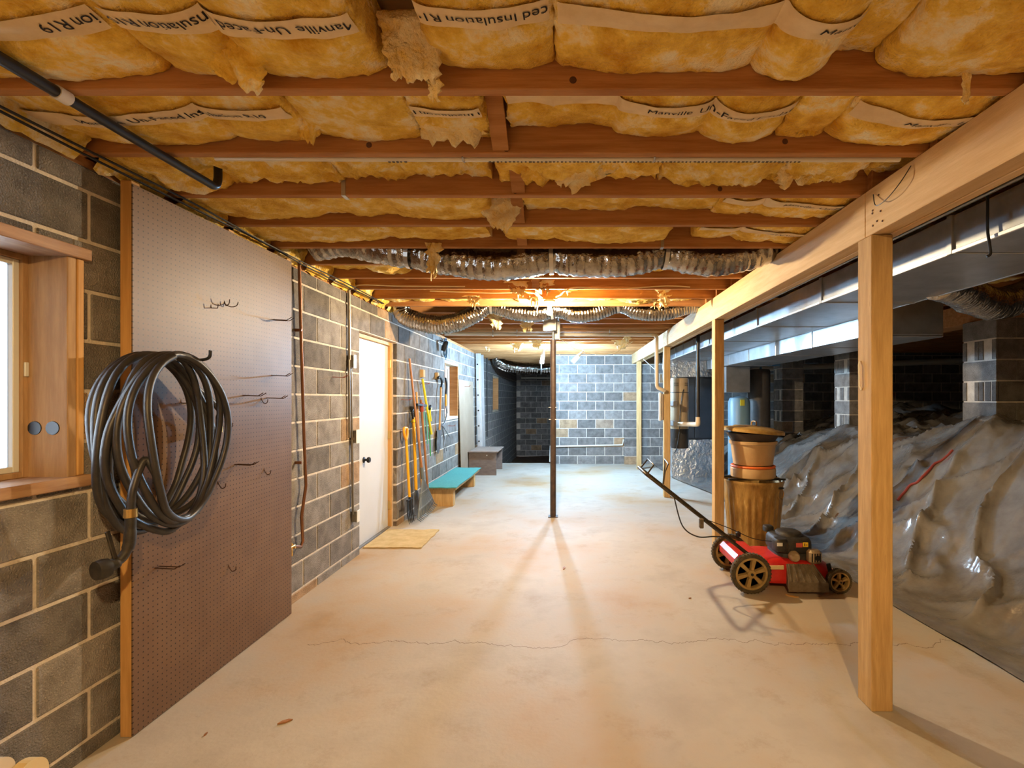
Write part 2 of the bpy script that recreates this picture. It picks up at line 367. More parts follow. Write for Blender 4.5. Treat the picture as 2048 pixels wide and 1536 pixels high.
def arc(c, r, a0, a1, n, u=(1, 0, 0), v=(0, 0, 1)):
    c, u, v = Vector(c), Vector(u), Vector(v)
    return [c + u * (r * math.cos(a0 + (a1 - a0) * i / n)) + v * (r * math.sin(a0 + (a1 - a0) * i / n)) for i in range(n + 1)]
def smooth_path(pts, sub=8):
    pts = [Vector(p) for p in pts]; out = []
    for i in range(len(pts) - 1):
        p0 = pts[max(i - 1, 0)]; p1 = pts[i]; p2 = pts[i + 1]; p3 = pts[min(i + 2, len(pts) - 1)]
        for k in range(sub):
            t = k / sub
            out.append(0.5 * ((2 * p1) + (p2 - p0) * t + (2 * p0 - 5 * p1 + 4 * p2 - p3) * t * t + (3 * p1 - p0 - 3 * p2 + p3) * t ** 3))
    out.append(pts[-1]); return out
def fbm(x, y, z=0.0, o=4): return noise.fractal(Vector((x, y, z)), 1.0, 2.0, o)
def sstep(t): t = max(0.0, min(1.0, t)); return t * t * (3 - 2 * t)

# ---------------------------------------------------------------- floor and ground
X_SLAB, Y_SLAB = 2.44, 11.15
struct('floor', MB().box(XW - 0.22, X_SLAB, -3.2, Y_SLAB, -0.15, 0.0), M['floor'])
CREST = [(-3, 1.12), (4.5, 1.14), (5.2, 1.12), (7.3, 0.92), (9.6, 0.66), (11.2, 0.60)]
def crest(d):
    for (a, ha), (b, hb) in zip(CREST, CREST[1:]):
        if d <= b: return ha + (hb - ha) * max(0, (d - a) / (b - a))
    return CREST[-1][1]
def terr(x, d):
    h = crest(d)
    x0 = 2.50 + 0.45 * sstep((d - 6.5) / 2.2)
    t = (x - x0) / (4.0 - x0)
    z = h * (0.72 * sstep(t) + 0.28 * max(0, min(1, t)) ** 1.6)
    if x > 4.0: z += (1.12 - h) * sstep((x - 4.0) / 2.5)
    return z
g = MB().grid(lambda u, v: (X_SLAB - 0.01 + (9.6 - X_SLAB) * u, -3.2 + 14.5 * v, terr(X_SLAB + (9.6 - X_SLAB) * u, -3.2 + 14.5 * v) - 0.05), 60, 90)
struct('ground_crawlspace', g, M['dirt'], True)
struct('ground_alcove', MB().grid(lambda u, v: (-2.2 + 5.2 * u, Y_SLAB + 7.6 * v, -0.72 + 0.05 * fbm(u * 6, v * 9)), 30, 40), M['dirt'], True)
EDGE = [(-3, 2.36), (2.5, 2.33), (3.45, 2.27), (5.5, 2.22), (7.57, 2.17), (8.5, 1.98), (9.0, 1.90), (11.0, 1.86)]
def edge(d):
    for (a, ha), (b, hb) in zip(EDGE, EDGE[1:]):
        if d <= b: return ha + (hb - ha) * max(0, (d - a) / (b - a))
    return EDGE[-1][1]
XG = [0.0] + [0.025 * i for i in range(1, 88)]
XG += [XG[-1] + 0.08 * i for i in range(1, 62)]
def ridge(v): return (1 - abs(v)) ** 4
def sheet_z(x, d):
    z = max(0.006, terr(x, d) + 0.012)
    a = sstep((x - edge(d) - 0.05) / 0.5)
    wx, wy = fbm(x * 0.9, d * 0.9, 3.1, 3) * 0.5, fbm(x * 0.9, d * 0.9, 9.7, 3) * 0.5
    if d > 8.3 and x < 3.1: a *= 1 - sstep((d - 8.3) / 0.4) * (1 - sstep((x - 2.8) / 0.3))
    def rg(v, p): return (1 - abs(v)) ** p
    r1 = rg(noise.noise(Vector(((d + wy * 0.8) * 1.5 - 0.75 * x, (x + wx) * 0.40, 1.7))), 9)
    r2 = rg(noise.noise(Vector(((d + x * 0.9 + wx) * 1.7, (x - d) * 0.6, 5.3))), 10)
    r3 = rg(noise.noise(Vector(((d + wx) * 4.2 - 2.2 * x, (x + wy) * 1.6, 8.3))), 7)
    z += a * (0.11 * r1 + 0.08 * r2 + 0.022 * r3 + 0.12 * fbm(x * 0.8, d * 0.8, 2.0, 2) + 0.004 * fbm(x * 11, d * 11, 4, 2) + 0.011 * rg(noise.noise(Vector(((d + wy) * 9 - 5 * x, (x + wx) * 5, 3.3))), 5))
    for dl, sl in ((2.75, 0.10), (3.45, 0.06), (4.3, 0.05), (5.6, 0.0), (7.0, 0.0)):
        q = abs(d - dl - sl * (x - 2.4) * 3)
        if q < 0.02: z += a * 0.012 * (1 - q / 0.02)
    z += (1 - a) * 0.010 * ridge(noise.noise(Vector((d * 3, x * 6, 0))))
    return z
def sheet(i, d): x = edge(d) + XG[i]; return (x, d, sheet_z(x, d))
TANK = (PX(1478, 8.35), 8.35, 0.17); HEATER = (PX(1517, 8.7), 8.7, 0.185)
def stands(x, y):      # footprints of the piers, the tanks and the furnace: the sheet is cut round them
    if 4.095 < x < 4.47 and any(abs(y - q) < 0.188 for q in (4.90, 7.36, 9.60)): return True
    if 1.925 < x < 2.755 and 9.085 < y < 9.875: return True
    return any((x - a) ** 2 + (y - b) ** 2 < r * r for a, b, r in (TANK, HEATER))
def on_sheet(px, py):  # where the line of sight through a photo pixel meets the sheet
    d = 1.6
    while d < 9:
        p = P(px, py, d)
        if p.x > edge(d) and p.z <= sheet_z(p.x, d): return p
        d += 0.01
    return None
mb = MB(); ny = 460; w = len(XG)
for j in range(ny + 1):
    d = 0.9 + 10.05 * j / ny
    for i in range(w): mb.v.append(sheet(i, d))
for j in range(ny):
    for i in range(w - 1):
        q = (j * w + i, j * w + i + 1, (j + 1) * w + i + 1, (j + 1) * w + i)
        if not stands(sum(mb.v[t][0] for t in q) / 4, sum(mb.v[t][1] for t in q) / 4): mb.f.append(q)
_used = sorted({t for q in mb.f for t in q}); _ix = {t: n for n, t in enumerate(_used)}
mb.v = [mb.v[t] for t in _used]; mb.f = [tuple(_ix[t] for t in q) for q in mb.f]
o = mb.build('plastic_sheeting', M['poly'], None, 65)
tag(o, 'wrinkled dusty clear plastic sheeting draped over the dirt mound beside the slab', 'plastic sheet')

# ---------------------------------------------------------------- block walls
BH, BL, MJ = 0.2032, 0.4064, 0.015
_cache = {}
def block_mesh(sx, sy, sz, material, key):
    k = (key, round(sx, 3), round(sy, 3), round(sz, 3))
    if k not in _cache:
        me = MB().box(-sx / 2, sx / 2, -sy / 2, sy / 2, -sz / 2, sz / 2, 0.004).mesh('block'); me.materials.append(material); _cache[k] = me
    return _cache[k]
def put(me, name, parent, loc, jit=0.0):
    o = bpy.data.objects.new(name, me); COL.objects.link(o); o.parent = parent
    po = Vector(parent['_o']); o.location = Vector(loc) - po
    if jit: o.rotation_euler = (0, random.uniform(-jit, jit), 0)
    return o
def intervals(a, b, cuts):
    segs = [(a, b)]
    for c0, c1 in cuts:
        n = []
        for s0, s1 in segs:
            if c1 <= s0 or c0 >= s1: n.append((s0, s1)); continue
            if c0 > s0: n.append((s0, c0))
            if c1 < s1: n.append((c1, s1))
        segs = n
    return segs
# openings on the left wall: y0, y1, z0, z1
WIN = [(1.0, 1.95, 1.12, 2.05), (7.80, 8.73, 1.12, 2.06), (12.75, 13.75, 1.12, 2.05)]
DOOR = (4.62, 5.63, -0.02, 2.10)
OPEN = WIN + [DOOR]
Z0L = 0.068
mb = MB()
ys = sorted({-3.2, 18.8} | {v for o_ in OPEN for v in o_[:2]})
for ya, yb in zip(ys, ys[1:]):
    zs = [(-0.9, 2.40)]
    for (a, b, c, d_) in OPEN:
        if a <= (ya + yb) / 2 <= b: zs = intervals(-0.9, 2.40, [(c, d_)])
    for za, zb in zs: mb.box(XW - 0.006, XW - 0.20, ya, yb, za, zb)
wall_left = struct('wall_left', mb, M['mortar'])
pieces = []
for c in range(-4, 14):
    z0 = Z0L + BH * (c - 1); z1 = z0 + BH
    a, b = max(z0 + MJ / 2, -0.75), min(z1 - MJ / 2, 2.398)
    if b - a < 0.02: continue
    start = 1.812 if c % 2 == 0 else 2.018
    for n in range(-9, 44):
        y0 = start + BL * n + MJ / 2; y1 = min(y0 + BL - MJ, 18.55)
        if y0 > 18.5: continue
        cuts = [o_ for o_ in OPEN if o_[2] < b - 0.01 and o_[3] > a + 0.01]
        for s0, s1 in intervals(y0, y1, [o_[:2] for o_ in cuts]):
            if s1 - s0 > 0.03: pieces.append((s0, s1, a, b))
        for p, q, r_, s_ in cuts:      # pieces above or below an opening
            s0, s1 = max(y0, p), min(y1, q)
            for za, zb in ((a, min(b, r_)), (max(a, s_), b)):
                if s1 - s0 > 0.03 and zb - za > 0.02: pieces.append((s0, s1, za, zb))
pieces = sorted(p for p in pieces if p[1] > 1.55 and not (p[3] <= 0.0 and p[1] < 11.1))
mbs, mbs2 = MB(), MB()
for i, (s0, s1, a, b) in enumerate(pieces):
    if i < 300: put(block_mesh(0.05, s1 - s0, b - a, M['block'], 'L'), 'block', wall_left, (XW - 0.025, (s0 + s1) / 2, (a + b) / 2))
    else: mbs.box(XW, XW - 0.05, s0, s1, a, b)
o = mbs.build('block_courses', M['block'], wall_left); o['kind'] = 'stuff'
# back wall facing the camera at YB, with the alcove opening at its left end
YB, XB0, XB1, Z0B = 11.0, -0.40, 9.6, 0.183 - BH
wall_back = struct('wall_back', MB().box(XB0, XB1, YB + 0.006, YB + 0.2, -0.9, 2.675), M['mortar'])
mbs = MB(); nblk = 0; rest = []
for c in range(0, 13):
    a = max(Z0B + BH * c + MJ / 2, -0.02); b = min(Z0B + BH * (c + 1) - MJ / 2, 2.67)
    start = -0.004 - BL if c % 2 else -0.004 - 1.5 * BL
    for n in range(0, 26):
        x0 = max(start + BL * n + MJ / 2, XB0 - 0.001); x1 = min(start + BL * (n + 1) - MJ / 2, XB1)
        if x1 - x0 < 0.04: continue
        rest.append((x0 > 2.3, abs(x0), x0, x1, a, b))
rest.sort()
for far, _, x0, x1, a, b in rest:
    if b < crest(YB) - 0.1 and x0 > 3.2: continue
    if nblk < 300:
        put(block_mesh(x1 - x0, 0.05, b - a, M['block'], 'B'), 'block', wall_back, ((x0 + x1) / 2, YB + 0.025, (a + b) / 2)); nblk += 1
    else: mbs.box(x0, x1, YB, YB + 0.05, a, b)
if mbs.v:
    o = mbs.build('block_courses', M['block'], wall_back); o['kind'] = 'stuff'
# pilaster under the beam end
pil = struct('trim_1', MB().box(1.245, 1.575, YB - 0.09, YB + 0.02, 0.0, 2.225), M['mortar'])
for c in range(0, 12):
    a = max(Z0B + BH * c + MJ / 2, 0.0); b = min(Z0B + BH * (c + 1) - MJ / 2, 2.225)
    if b - a > 0.02: put(block_mesh(0.34, 0.10, b - a, M['block'], 'P'), 'block', pil, (1.41, YB - 0.05, (a + b) / 2))
# alcove: far wall and right return
wall_alcove = struct('wall_alcove', MB().box(-2.1, 3.0, 18.606, 18.8, -0.9, 2.675), M['mortar'])
nblk = 0
for c in range(0, 16):
    a = -0.70 + BH * c + MJ / 2; b = a + BH - MJ
    for n in range(-5, 2):
        x0 = BL * n + (0.2 if c % 2 else 0) + MJ / 2
        put(block_mesh(BL - MJ, 0.05, BH - MJ, M['block'], 'A'), 'block', wall_alcove, (x0 + BL / 2, 18.625, (a + b) / 2))
struct('wall_alcove_return', MB().box(2.9, 3.05, YB + 0.2, 18.7, -0.9, 2.675), M['block'])
struct('wall_right', MB().box(9.55, 9.75, -3.3, YB + 0.1, -0.2, 2.675), M['block'])
struct('wall_front', MB().box(XW - 0.2, 9.7, -3.4, -3.2, -0.2, 2.675), M['block'])

# ---------------------------------------------------------------- ceiling: subfloor, joists, bridging
ceiling = struct('ceiling', MB().box(XW - 0.2, 9.75, -3.4, 18.9, 2.675, 2.72), M['deck'])
struct('trim_2', MB().box(XW - 0.01, XW - 0.16, -3.2, 18.6, 2.40, 2.44), M['joist'])
struct('trim_3', MB().box(XW - 0.16, XW - 0.20, -3.2, 18.7, 2.38, 2.675), M['joist'])
jm = MB().box(-1.78, 1.78, 0, JT, 0, 0.235, 0.003).mesh('joist'); jm.materials.append(M['joist'])
jr = MB().box(-1.4, 1.4, 0, JT, 0, 0.235, 0.003).mesh('joist'); jr.materials.append(M['joist'])
jf = MB().box(-2.75, 2.75, 0, JT, 0, 0.235, 0.003).mesh('joist'); jf.materials.append(M['joist'])
def JY(k): return JD + JS * k
for k in range(-9, 42):
    y = JY(k)
    put(jm, 'joist', ceiling, (-0.27 + 0.02 * math.sin(k * 2.3), y, ZJ))
    if k < 23:
        put(jr, 'joist', ceiling, (2.84 + 0.02 * math.sin(k * 3.1), y - JT - 0.001, ZJ))
        if k > -4: put(jf, 'joist', ceiling, (6.85, y, ZJ))
# cross bridging strips down the middle of the joist run
for k in range(0, 8):
    y0, y1 = JY(k) + JT, JY(k + 1)
    xb = -0.31 + 0.03 * math.sin(k * 1.7)
    for s in (0, 1):
        zt, zb_ = 2.655, 2.455
        p0 = (xb + (-0.04 if s else 0.04), y0, zb_ if s else zt); p1 = (xb + (-0.04 if s else 0.04), y1, zt if s else zb_)
        b_ = MB().bar(p0, p1, 0.064, 0.018, (0, 0, 1), 0.001)
        b_.build('bridging', M['joist'], ceiling)
# knots on the near joist faces
for px, py, k in ((1146, 160, 1), (738, 290, 2), (1570, 283, 2), (1440, 378, 3), (1013, 298, 2), (1030, 383, 3)):
    d = JY(k - 1); p = P(px, py, d); T = Matrix.Translation((p.x, d + 0.001, p.z)) @ Matrix.Rotation(PI / 2, 4, 'X')
    MB().lathe([(0.0, 0.0025), (0.010, 0.002), (0.014, 0)], 10, T).build('knot', M['knot'], ceiling)

# ---------------------------------------------------------------- windows and door in the left wall
def window(n, y0, y1, z0, z1, casing):
    r = thing('window_%d' % n, '', '', (XW - 0.1, (y0 + y1) / 2, z0)); del r['label'], r['category']; r['kind'] = 'structure'
    xo = XW - 0.20; t = 0.035; xi = XW + (0.012 if casing else 0.005)
    wm = M['frame_wood'] if casing else M['pale_wood']; wh = M['frame_wood_h'] if casing else M['pale_wood']
    jm_ = M['frame_wood'] if casing else M['joist']
    MB().box(xo, xi, y1 - t, y1, z0, z1, 0.003).build('jamb', jm_, r)
    MB().box(xo, xi, y0, y0 + t, z0, z1, 0.003).build('jamb', jm_, r)
    MB().box(xo, xi + (0.02 if casing else 0), y0 - 0.01, y1 + (0.045 if casing else 0), z1 - t, z1 + 0.01, 0.003).build('head', wh, r)
    MB().box(xo, xi + (0.025 if casing else 0), y0 - 0.01, y1 + (0.045 if casing else 0), z0 - 0.01, z0 + t, 0.004).build('sill', wh, r)
    if casing:
        MB().box(XW - 0.03, XW + 0.016, y1 + 0.001, y1 + 0.028, z0 + t, z1 - t, 0.003).build('casing', M['furring'], r)
        for i, (yy, zz) in enumerate(((-2.075, 1.345), (-2.005, 1.345))):      # plugged bolt holes in the jamb
            T = Matrix.Translation((yy, y1 - t, zz)) @ Matrix.Rotation(PI / 2, 4, 'X')
            MB().lathe([(0.0, 0.003), (0.026, 0.003), (0.027, 0)], 16, T).build('plug', M['black_iron'], r)
    # sash: wood outer frame, white vinyl inner frame, pane
    a0, a1, b0, b1 = y0 + t, y1 - t, z0 + t, z1 - t
    for nm, m_, w_, x0, x1, off in (('sash_frame', wm if casing else M['vinyl'], 0.022, xo + 0.06, xo + 0.025, 0.0), ('vinyl_frame', M['vinyl'], 0.022, xo + 0.05, xo + 0.02, 0.0225)):
        f = MB(); A0, A1, B0, B1 = a0 + off, a1 - off, b0 + off, b1 - off
        f.box(x0, x1, A0, A0 + w_, B0, B1, 0.002); f.box(x0, x1, A1 - w_, A1, B0, B1, 0.002)
        f.box(x0, x1, A0 + w_, A1 - w_, B0, B0 + w_, 0.002); f.box(x0, x1, A0 + w_, A1 - w_, B1 - w_, B1, 0.002)
        f.build(nm, m_, r)
    e = 0.043
    MB().box(xo + 0.028, xo + 0.032, a0 + e, a1 - e, b0 + e, b1 - e).build('pane', M['glass'], r)
    if casing: MB().box(xo + 0.06, xo + 0.068, a1 - 0.018, a1 - 0.004, 1.545, 1.60, 0.002).build('latch', M['vinyl'], r)
    return r
for i, w_ in enumerate(WIN): window(i + 1, *w_, casing=(i == 0))

y0, y1, _, z1 = DOOR
dr = thing('door_1', '', '', (XW - 0.1, (y0 + y1) / 2, 0)); del dr['label'], dr['category']; dr['kind'] = 'structure'
XF = -2.02
MB().box(XF, XF - 0.12, y1 - 0.04, y1, 0, z1 - 0.005, 0.003).build('jamb', M['furring'], dr)
MB().box(XF, XF - 0.12, y0, y0 + 0.04, 0, z1 - 0.005, 0.003).build('jamb', M['furring'], dr)
MB().box(XF, XF - 0.12, y0 + 0.04, y1 - 0.04, z1 - 0.045, z1 - 0.005, 0.003).build('head', M['furring'], dr)
MB().box(XF - 0.03, XF - 0.065, y0 + 0.042, y1 - 0.042, 0.012, z1 - 0.048, 0.002).build('leaf', M['door_white'], dr)
MB().box(XF - 0.0, XF - 0.15, y0 + 0.04, y1 - 0.04, 0.0, 0.011).build('threshold', M['galv_dark'], dr)
T = Matrix.Translation((XF - 0.03, 4.93, 0.845)) @ Matrix.Rotation(PI / 2, 4, 'Y')
k_ = MB().lathe([(0.0, 0), (0.030, 0.0), (0.030, 0.006), (0.012, 0.012), (0.011, 0.03), (0.026, 0.038), (0.030, 0.052), (0.024, 0.064), (0.0, 0.068)], 18, T).build('knob', M['black_iron'], dr, True)
for zz in (0.25, 1.05, 1.85): MB().box(XF + 0.004, XF - 0.03, y1 - 0.046, y1 - 0.034, zz - 0.045, zz + 0.045, 0.002).build('hinge', M['brass'], dr)
# lintel face above the door
# ---------------------------------------------------------------- beam and posts
XBL, XBR, ZB0 = 1.41, 1.55, 2.225
for i, (ya, yb, lab) in enumerate(((-3.15, 2.34, 'pale lumber beam running past the post nearest the mower front'), (2.342, 7.31, 'pale lumber beam between the nail-marked post and the post by the beige canister'), (7.312, 10.98, 'pale lumber beam ending on the block pilaster at the back wall'))):
    r = thing('support_beam', lab, 'beam', ((XBL + XBR) / 2, (ya + yb) / 2, ZB0), 'spliced beam over the posts')
    for q in range(3):
        x0 = XBL + q * (XBR - XBL) / 3
        MB().box(x0 + 0.0005, x0 + (XBR - XBL) / 3 - 0.0005, ya, yb, ZB0 + (0.004 if q == 1 else 0), ZJ - 0.001, 0.003).build('plank', M['beam'], r)
    # nail heads by the splice
    if i < 2:
        for q in range(7):
            yy = (yb - 0.05 - 0.12 * random.random()); zz = ZB0 + 0.02 + 0.17 * random.random()
            T = Matrix.Translation((XBL + 0.001, yy, zz)) @ Matrix.Rotation(-PI / 2, 4, 'Y')
            MB().lathe([(0, 0.003), (0.0045, 0.003), (0.005, 0)], 8, T).build('nail_head', M['knot'], r)
POSTS = [(2.293, 0.100, 0.112, 'stout wooden post with a bent white wire stapled to its side'), (4.756, 0.092, 0.095, 'wooden post standing between the mower and the rusty trash can'), (7.27, 0.092, 0.095, 'wooden post with a white handset hung on it'), (10.15, 0.092, 0.095, 'weathered wooden post standing at the back block pilaster')]
posts = []
for y, wx, wy, lab in POSTS:
    o = MB().box(1.412, 1.412 + wx, y, y + wy, 0, ZB0, 0.004).build('wooden_post', M['post'], None)
    tag(o, lab, 'post', 'posts under the beam'); posts.append(o)
# white bent wire / staple on the near post
p = MB().tube([(1.409, 2.385, PZ(722, 2.385)), (1.402, 2.38, PZ(730, 2.385)), (1.402, 2.378, PZ(750, 2.38)), (1.402, 2.376, PZ(772, 2.376)), (1.409, 2.374, PZ(780, 2.374))], 0.0035, 6).build('wire_clip', M['white_paint'], None, True)
tag(p, 'short white plastic wire clip fixed to the stout wooden post', 'clip')
# steel column
xc, yc = -0.19, 6.09
r = thing('steel_column', 'slim brown adjustable steel column standing in the middle of the floor', 'column', (xc, yc, 0))
MB().lathe([(0.036, 0.008), (0.036, 2.18), (0.0, 2.18)], 20, Matrix.Translation((xc, yc, 0))).build('tube', M['dark_steel'], r, True)
MB().box(xc - 0.06, xc + 0.06, yc - 0.06, yc + 0.06, 0, 0.008).build('base_plate', M['dark_steel'], r)
MB().lathe([(0.014, 2.18), (0.014, 2.425)], 12, Matrix.Translation((xc, yc, 0))).build('screw_jack', M['tool_steel'], r, True)
MB().box(xc - 0.07, xc + 0.07, yc - 0.12, yc + 0.12, 2.425, 2.4395, 0.001).build('top_plate', M['dark_steel'], r)
for zz in (1.20, 1.35): MB().tube([(xc - 0.052, yc - 0.02, zz), (xc + 0.052, yc - 0.02, zz)], 0.006, 8).build('pin', M['tool_steel'], r)

# ---------------------------------------------------------------- insulation batts
def batt(k, lobes, edges=2.52, strip=None, text=None, flip=False, step=0.009, seed=0, name='insulation_batt', sc=0.5, torn=0.0, lab=None):
    """batt in the bay in front of joist k; lobes = [(x0, x1, zlow), ...] in metres"""
    ya, yb = JY(k - 1) + JT + 0.003, JY(k) - 0.003
    X0, X1 = lobes[0][0], lobes[-1][1]
    def h(x, s, fine=True):
        zl, t = edges, 0.5; near = 1.0
        for a, b, z in lobes:
            if a <= x <= b: zl = z; t = (x - a) / (b - a); near = min(x - a, b - x); break
        pr = max(0.0, math.sin(PI * max(0, min(1, t)))) ** 0.45
        z = edges + (zl - edges) * pr
        z -= 0.020 * math.sin(PI * s) ** 0.7 * (0.4 + 0.6 * pr)
        if strip is not None:      # the binder strip pulls the batt in and makes a soft fold
            q = (s - sc) / 0.09
            z += 0.016 * math.exp(-(q - 1.0) ** 2) * pr
        z += 0.014 * fbm(x * 4.5 + seed, s * 2.2, k * 3.3 + seed, 3)
        if not fine: return z - 0.006
        z += 0.0045 * fbm(x * 28, s * 12, k + seed, 4)
        z += torn * 0.06 * abs(fbm(x * 9, s * 3, 5 + seed, 4)) * sstep(s * 1.5)
        return z
    L = X1 - X0; nx = max(10, int(L / step)); nyy = max(8, int((yb - ya) / (step * 1.6)))
    def edge_y(x, s):
        return ya + (yb - ya) * s
    mb = MB()
    def top(u, v): return (X0 + L * u, edge_y(0, v), 2.64)
    def bot(u, v):
        x = X0 + L * u
        jx = 0.012 * fbm(v * 9, seed, k * 1.1, 3) * (1 if u in (0, 1) else 0)
        return (x + jx, edge_y(x, v), min(2.63, h(x, v)))
    mb.grid(bot, nx, nyy); n0 = len(mb.v); mb.grid(lambda u, v: top(u, 1 - v), 2, 2)
    # skirt
    w_ = nyy + 1
    ring = [i * w_ for i in range(nx + 1)] + [nx * w_ + j for j in range(1, w_)] + [i * w_ + nyy for i in range(nx - 1, -1, -1)] + [j for j in range(nyy - 1, 0, -1)]
    base = len(mb.v); mb.v += [(mb.v[i][0], mb.v[i][1], 2.64) for i in ring]
    m_ = len(ring)
    for i in range(m_): mb.f.append((ring[i], base + i, base + (i + 1) % m_, ring[(i + 1) % m_]))
    o = mb.build(name, M['batt'], None, 70)
    printed = strip is not None
    tag(o, lab, 'insulation', 'printed batts in the near joist bays' if printed else 'plain batts in the joist bays')
    if printed:
        ws = 0.078
        sm = MB()
        def sf(u, v, dz=-0.003):
            x = X0 + 0.01 + (L - 0.02) * u; s = sc + (v - 0.5) * ws / (yb - ya); return (x, ya + (yb - ya) * s, h(x, s, False) + dz)
        sm.grid(sf, nx, 5)
        st = sm.build('printed_strip', M['strip'], o, True)
        if text:
            cu = bpy.data.curves.new('t', 'FONT'); cu.body = text; cu.size = 0.050; cu.resolution_u = 3; cu.space_word = 0.8
            tmp = bpy.data.objects.new('t', cu); COL.objects.link(tmp)
            dg = bpy.context.evaluated_depsgraph_get(); me = tmp.evaluated_get(dg).to_mesh()
            vs = [v.co.copy() for v in me.vertices]; fs = [tuple(p.vertices) for p in me.polygons]
            tmp.evaluated_get(dg).to_mesh_clear(); bpy.data.objects.remove(tmp); bpy.data.curves.remove(cu)
            tw = max(v.x for v in vs); xs_ = strip
            tm = MB(); out = []
            keep = []
            for v in vs:
                ty = (v.y - 0.016)
                if flip: x, y = xs_ + tw - v.x, ya + (yb - ya) * sc + ty
                else: x, y = xs_ + v.x, ya + (yb - ya) * sc - ty
                ok = X0 + 0.012 < x < X1 - 0.012; keep.append(ok)
                s = (y - ya) / (yb - ya); out.append((x, y, h(max(X0, min(X1, x)), s, False) - 0.0055))
            fs = [f for f in fs if all(keep[i] for i in f)]
            if fs:
                used = sorted({i for f in fs for i in f}); ix = {a: b for b, a in enumerate(used)}
                tm.add([out[i] for i in used], [tuple(ix[i] for i in f) for f in fs]); tm.build('printed_text', M['ink'], st)['kind'] = 'stuff'
    return o
def px_lobes(k, lst):
    d = JY(k); return [(PX(a, d), PX(b, d), PZ(y, d)) for a, b, y in lst]
TXT = 'Manville  Un-Faced Insulation R19'
B = [  # joist k, lobes in photo pixels on that joist's face (x0, x1, lowest y), top of the sag, strip start x or None, flipped
    (0, [(-110, 345, 163)], 2.515, -1.42, True), (0, [(347, 525, 150), (525, 778, 164)], 2.512, -1.24, True),
    (0, [(872, 1110, 145)], 2.535, -0.42, True), (0, [(1112, 1500, 148), (1500, 1642, 162)], 2.525, 0.68, False),
    (0, [(1644, 1747, 106)], 2.56, None, False), (0, [(1749, 2110, 157)], 2.53, None, False),
    (1, [(165, 480, 291), (480, 640, 285)], 2.51, -1.75, False), (1, [(642, 850, 281)], 2.515, None, False),
    (1, [(852, 985, 280)], 2.50, -0.62, True), (1, [(1022, 1110, 256), (1110, 1225, 252), (1225, 1395, 279), (1395, 1545, 288)], 2.535, 0.28, False),
    (1, [(1547, 1640, 272)], 2.52, None, False), (1, [(1642, 1930, 294)], 2.53, 1.2, False),
    (2, [(325, 470, 388), (470, 690, 372)], 2.50, None, False), (2, [(692, 860, 362), (860, 985, 358)], 2.51, None, False),
    (2, [(1000, 1200, 373), (1200, 1310, 358)], 2.51, None, False), (2, [(1312, 1545, 377), (1545, 1700, 374)], 2.52, None, False), (2, [(1715, 1780, 352)], 2.53, None, False),
    (3, [(445, 660, 440), (660, 800, 434), (800, 990, 441)], 2.50, None, False), (3, [(1052, 1250, 420), (1250, 1420, 418)], 2.52, None, False),
    (3, [(1422, 1500, 428), (1500, 1690, 438)], 2.52, 1.12, False),
    (4, [(520, 780, 486), (780, 985, 479)], 2.50, None, False), (4, [(1012, 1110, 481), (1110, 1330, 489)], 2.505, None, False), (4, [(1380, 1460, 478), (1460, 1640, 487)], 2.51, 1.22, True)]
LABS = ['printed yellow batt sagging over the black plastic pipe', 'printed yellow batt from which the large torn flap hangs', 'printed yellow batt between the ragged pale flap and a crease line',
    'wide printed yellow batt with two lobes beside a short plain batt', 'short plain yellow batt tucked high beside a wide printed batt', 'plain plump yellow batt hung with a thin strand near the beam',
    'printed yellow batt crossed by the black pipe past its pale coupling', 'plain yellow batt beside the pointed torn flap', 'short printed yellow batt beside the knotted bridging strip',
    'long printed yellow batt with four lobes over a knotted joist', 'narrow plain yellow batt between two printed batts near the beam', 'printed plump yellow batt touching the beam one bay before the white pipe',
    'ragged yellow batt above the pegboard end of the white pipe', 'ragged yellow batt over the strapped joist and white pipe', 'ragged yellow batt with a drooping shred over the white pipe', 'ragged yellow batt near the beam end of the white pipe', 'small ragged yellow batt squeezed between the white pipe and the beam',
    'long lumpy yellow batt one bay past the white pipe over the pegboard', 'lumpy yellow batt one bay past the white pipe beside the pale flap', 'printed yellow batt touching the beam one bay past the white pipe',
    'long yellow batt in front of the left end of the straight-slung foil duct', 'yellow batt in front of the middle of the straight-slung foil duct', 'printed yellow batt in front of the beam end of the straight-slung foil duct']
for i, (k, lst, e, st, fl) in enumerate(B):
    t = TXT
    batt(k, px_lobes(k, lst), e, st, (t if st is not None else None), fl, step=(0.008 if k < 2 else 0.012), seed=i * 1.37, torn=(1.0 if k == 2 else 0.3 if k > 2 else 0.12), lab=LABS[i], sc=(0.36 if k == 0 else 0.42))
for k in list(range(-3, 0)) + list(range(6, 10)):     # bays out of frame above the camera, and the dim far bays
    x = -1.93
    while x < (1.35 if k != -1 else -0.6):
        n = random.choice((2, 3)) if k != -1 else 1; ls = []
        for q in range(n):
            w_ = random.uniform(0.25, 0.45); ls.append((x, min(x + w_, 1.37), random.uniform(2.455, 2.50) + (0.065 if k in (7, 8) else 0))); x += w_
            if x > 1.3: break
        if ls[-1][1] - ls[0][0] > 0.1: batt(k, ls, 2.585 if k in (7, 8) else 2.53, None, step=0.016, seed=k * 2.1 + x, torn=0.5, lab={-3: 'plain yellow batt in the third bay behind the foil duct overhead', -2: 'plain yellow batt in the second bay behind the foil duct overhead', -1: 'plain yellow batt in the same bay as the foil duct overhead', 6: 'yellow batt in the bay just behind the straight-slung foil duct', 7: 'yellow batt in the second bay behind the straight-slung foil duct', 8: 'yellow batt in the bay of the bare bulb', 9: 'yellow batt in the bay just before the silver ribbed duct'}[k])
        x += 0.02
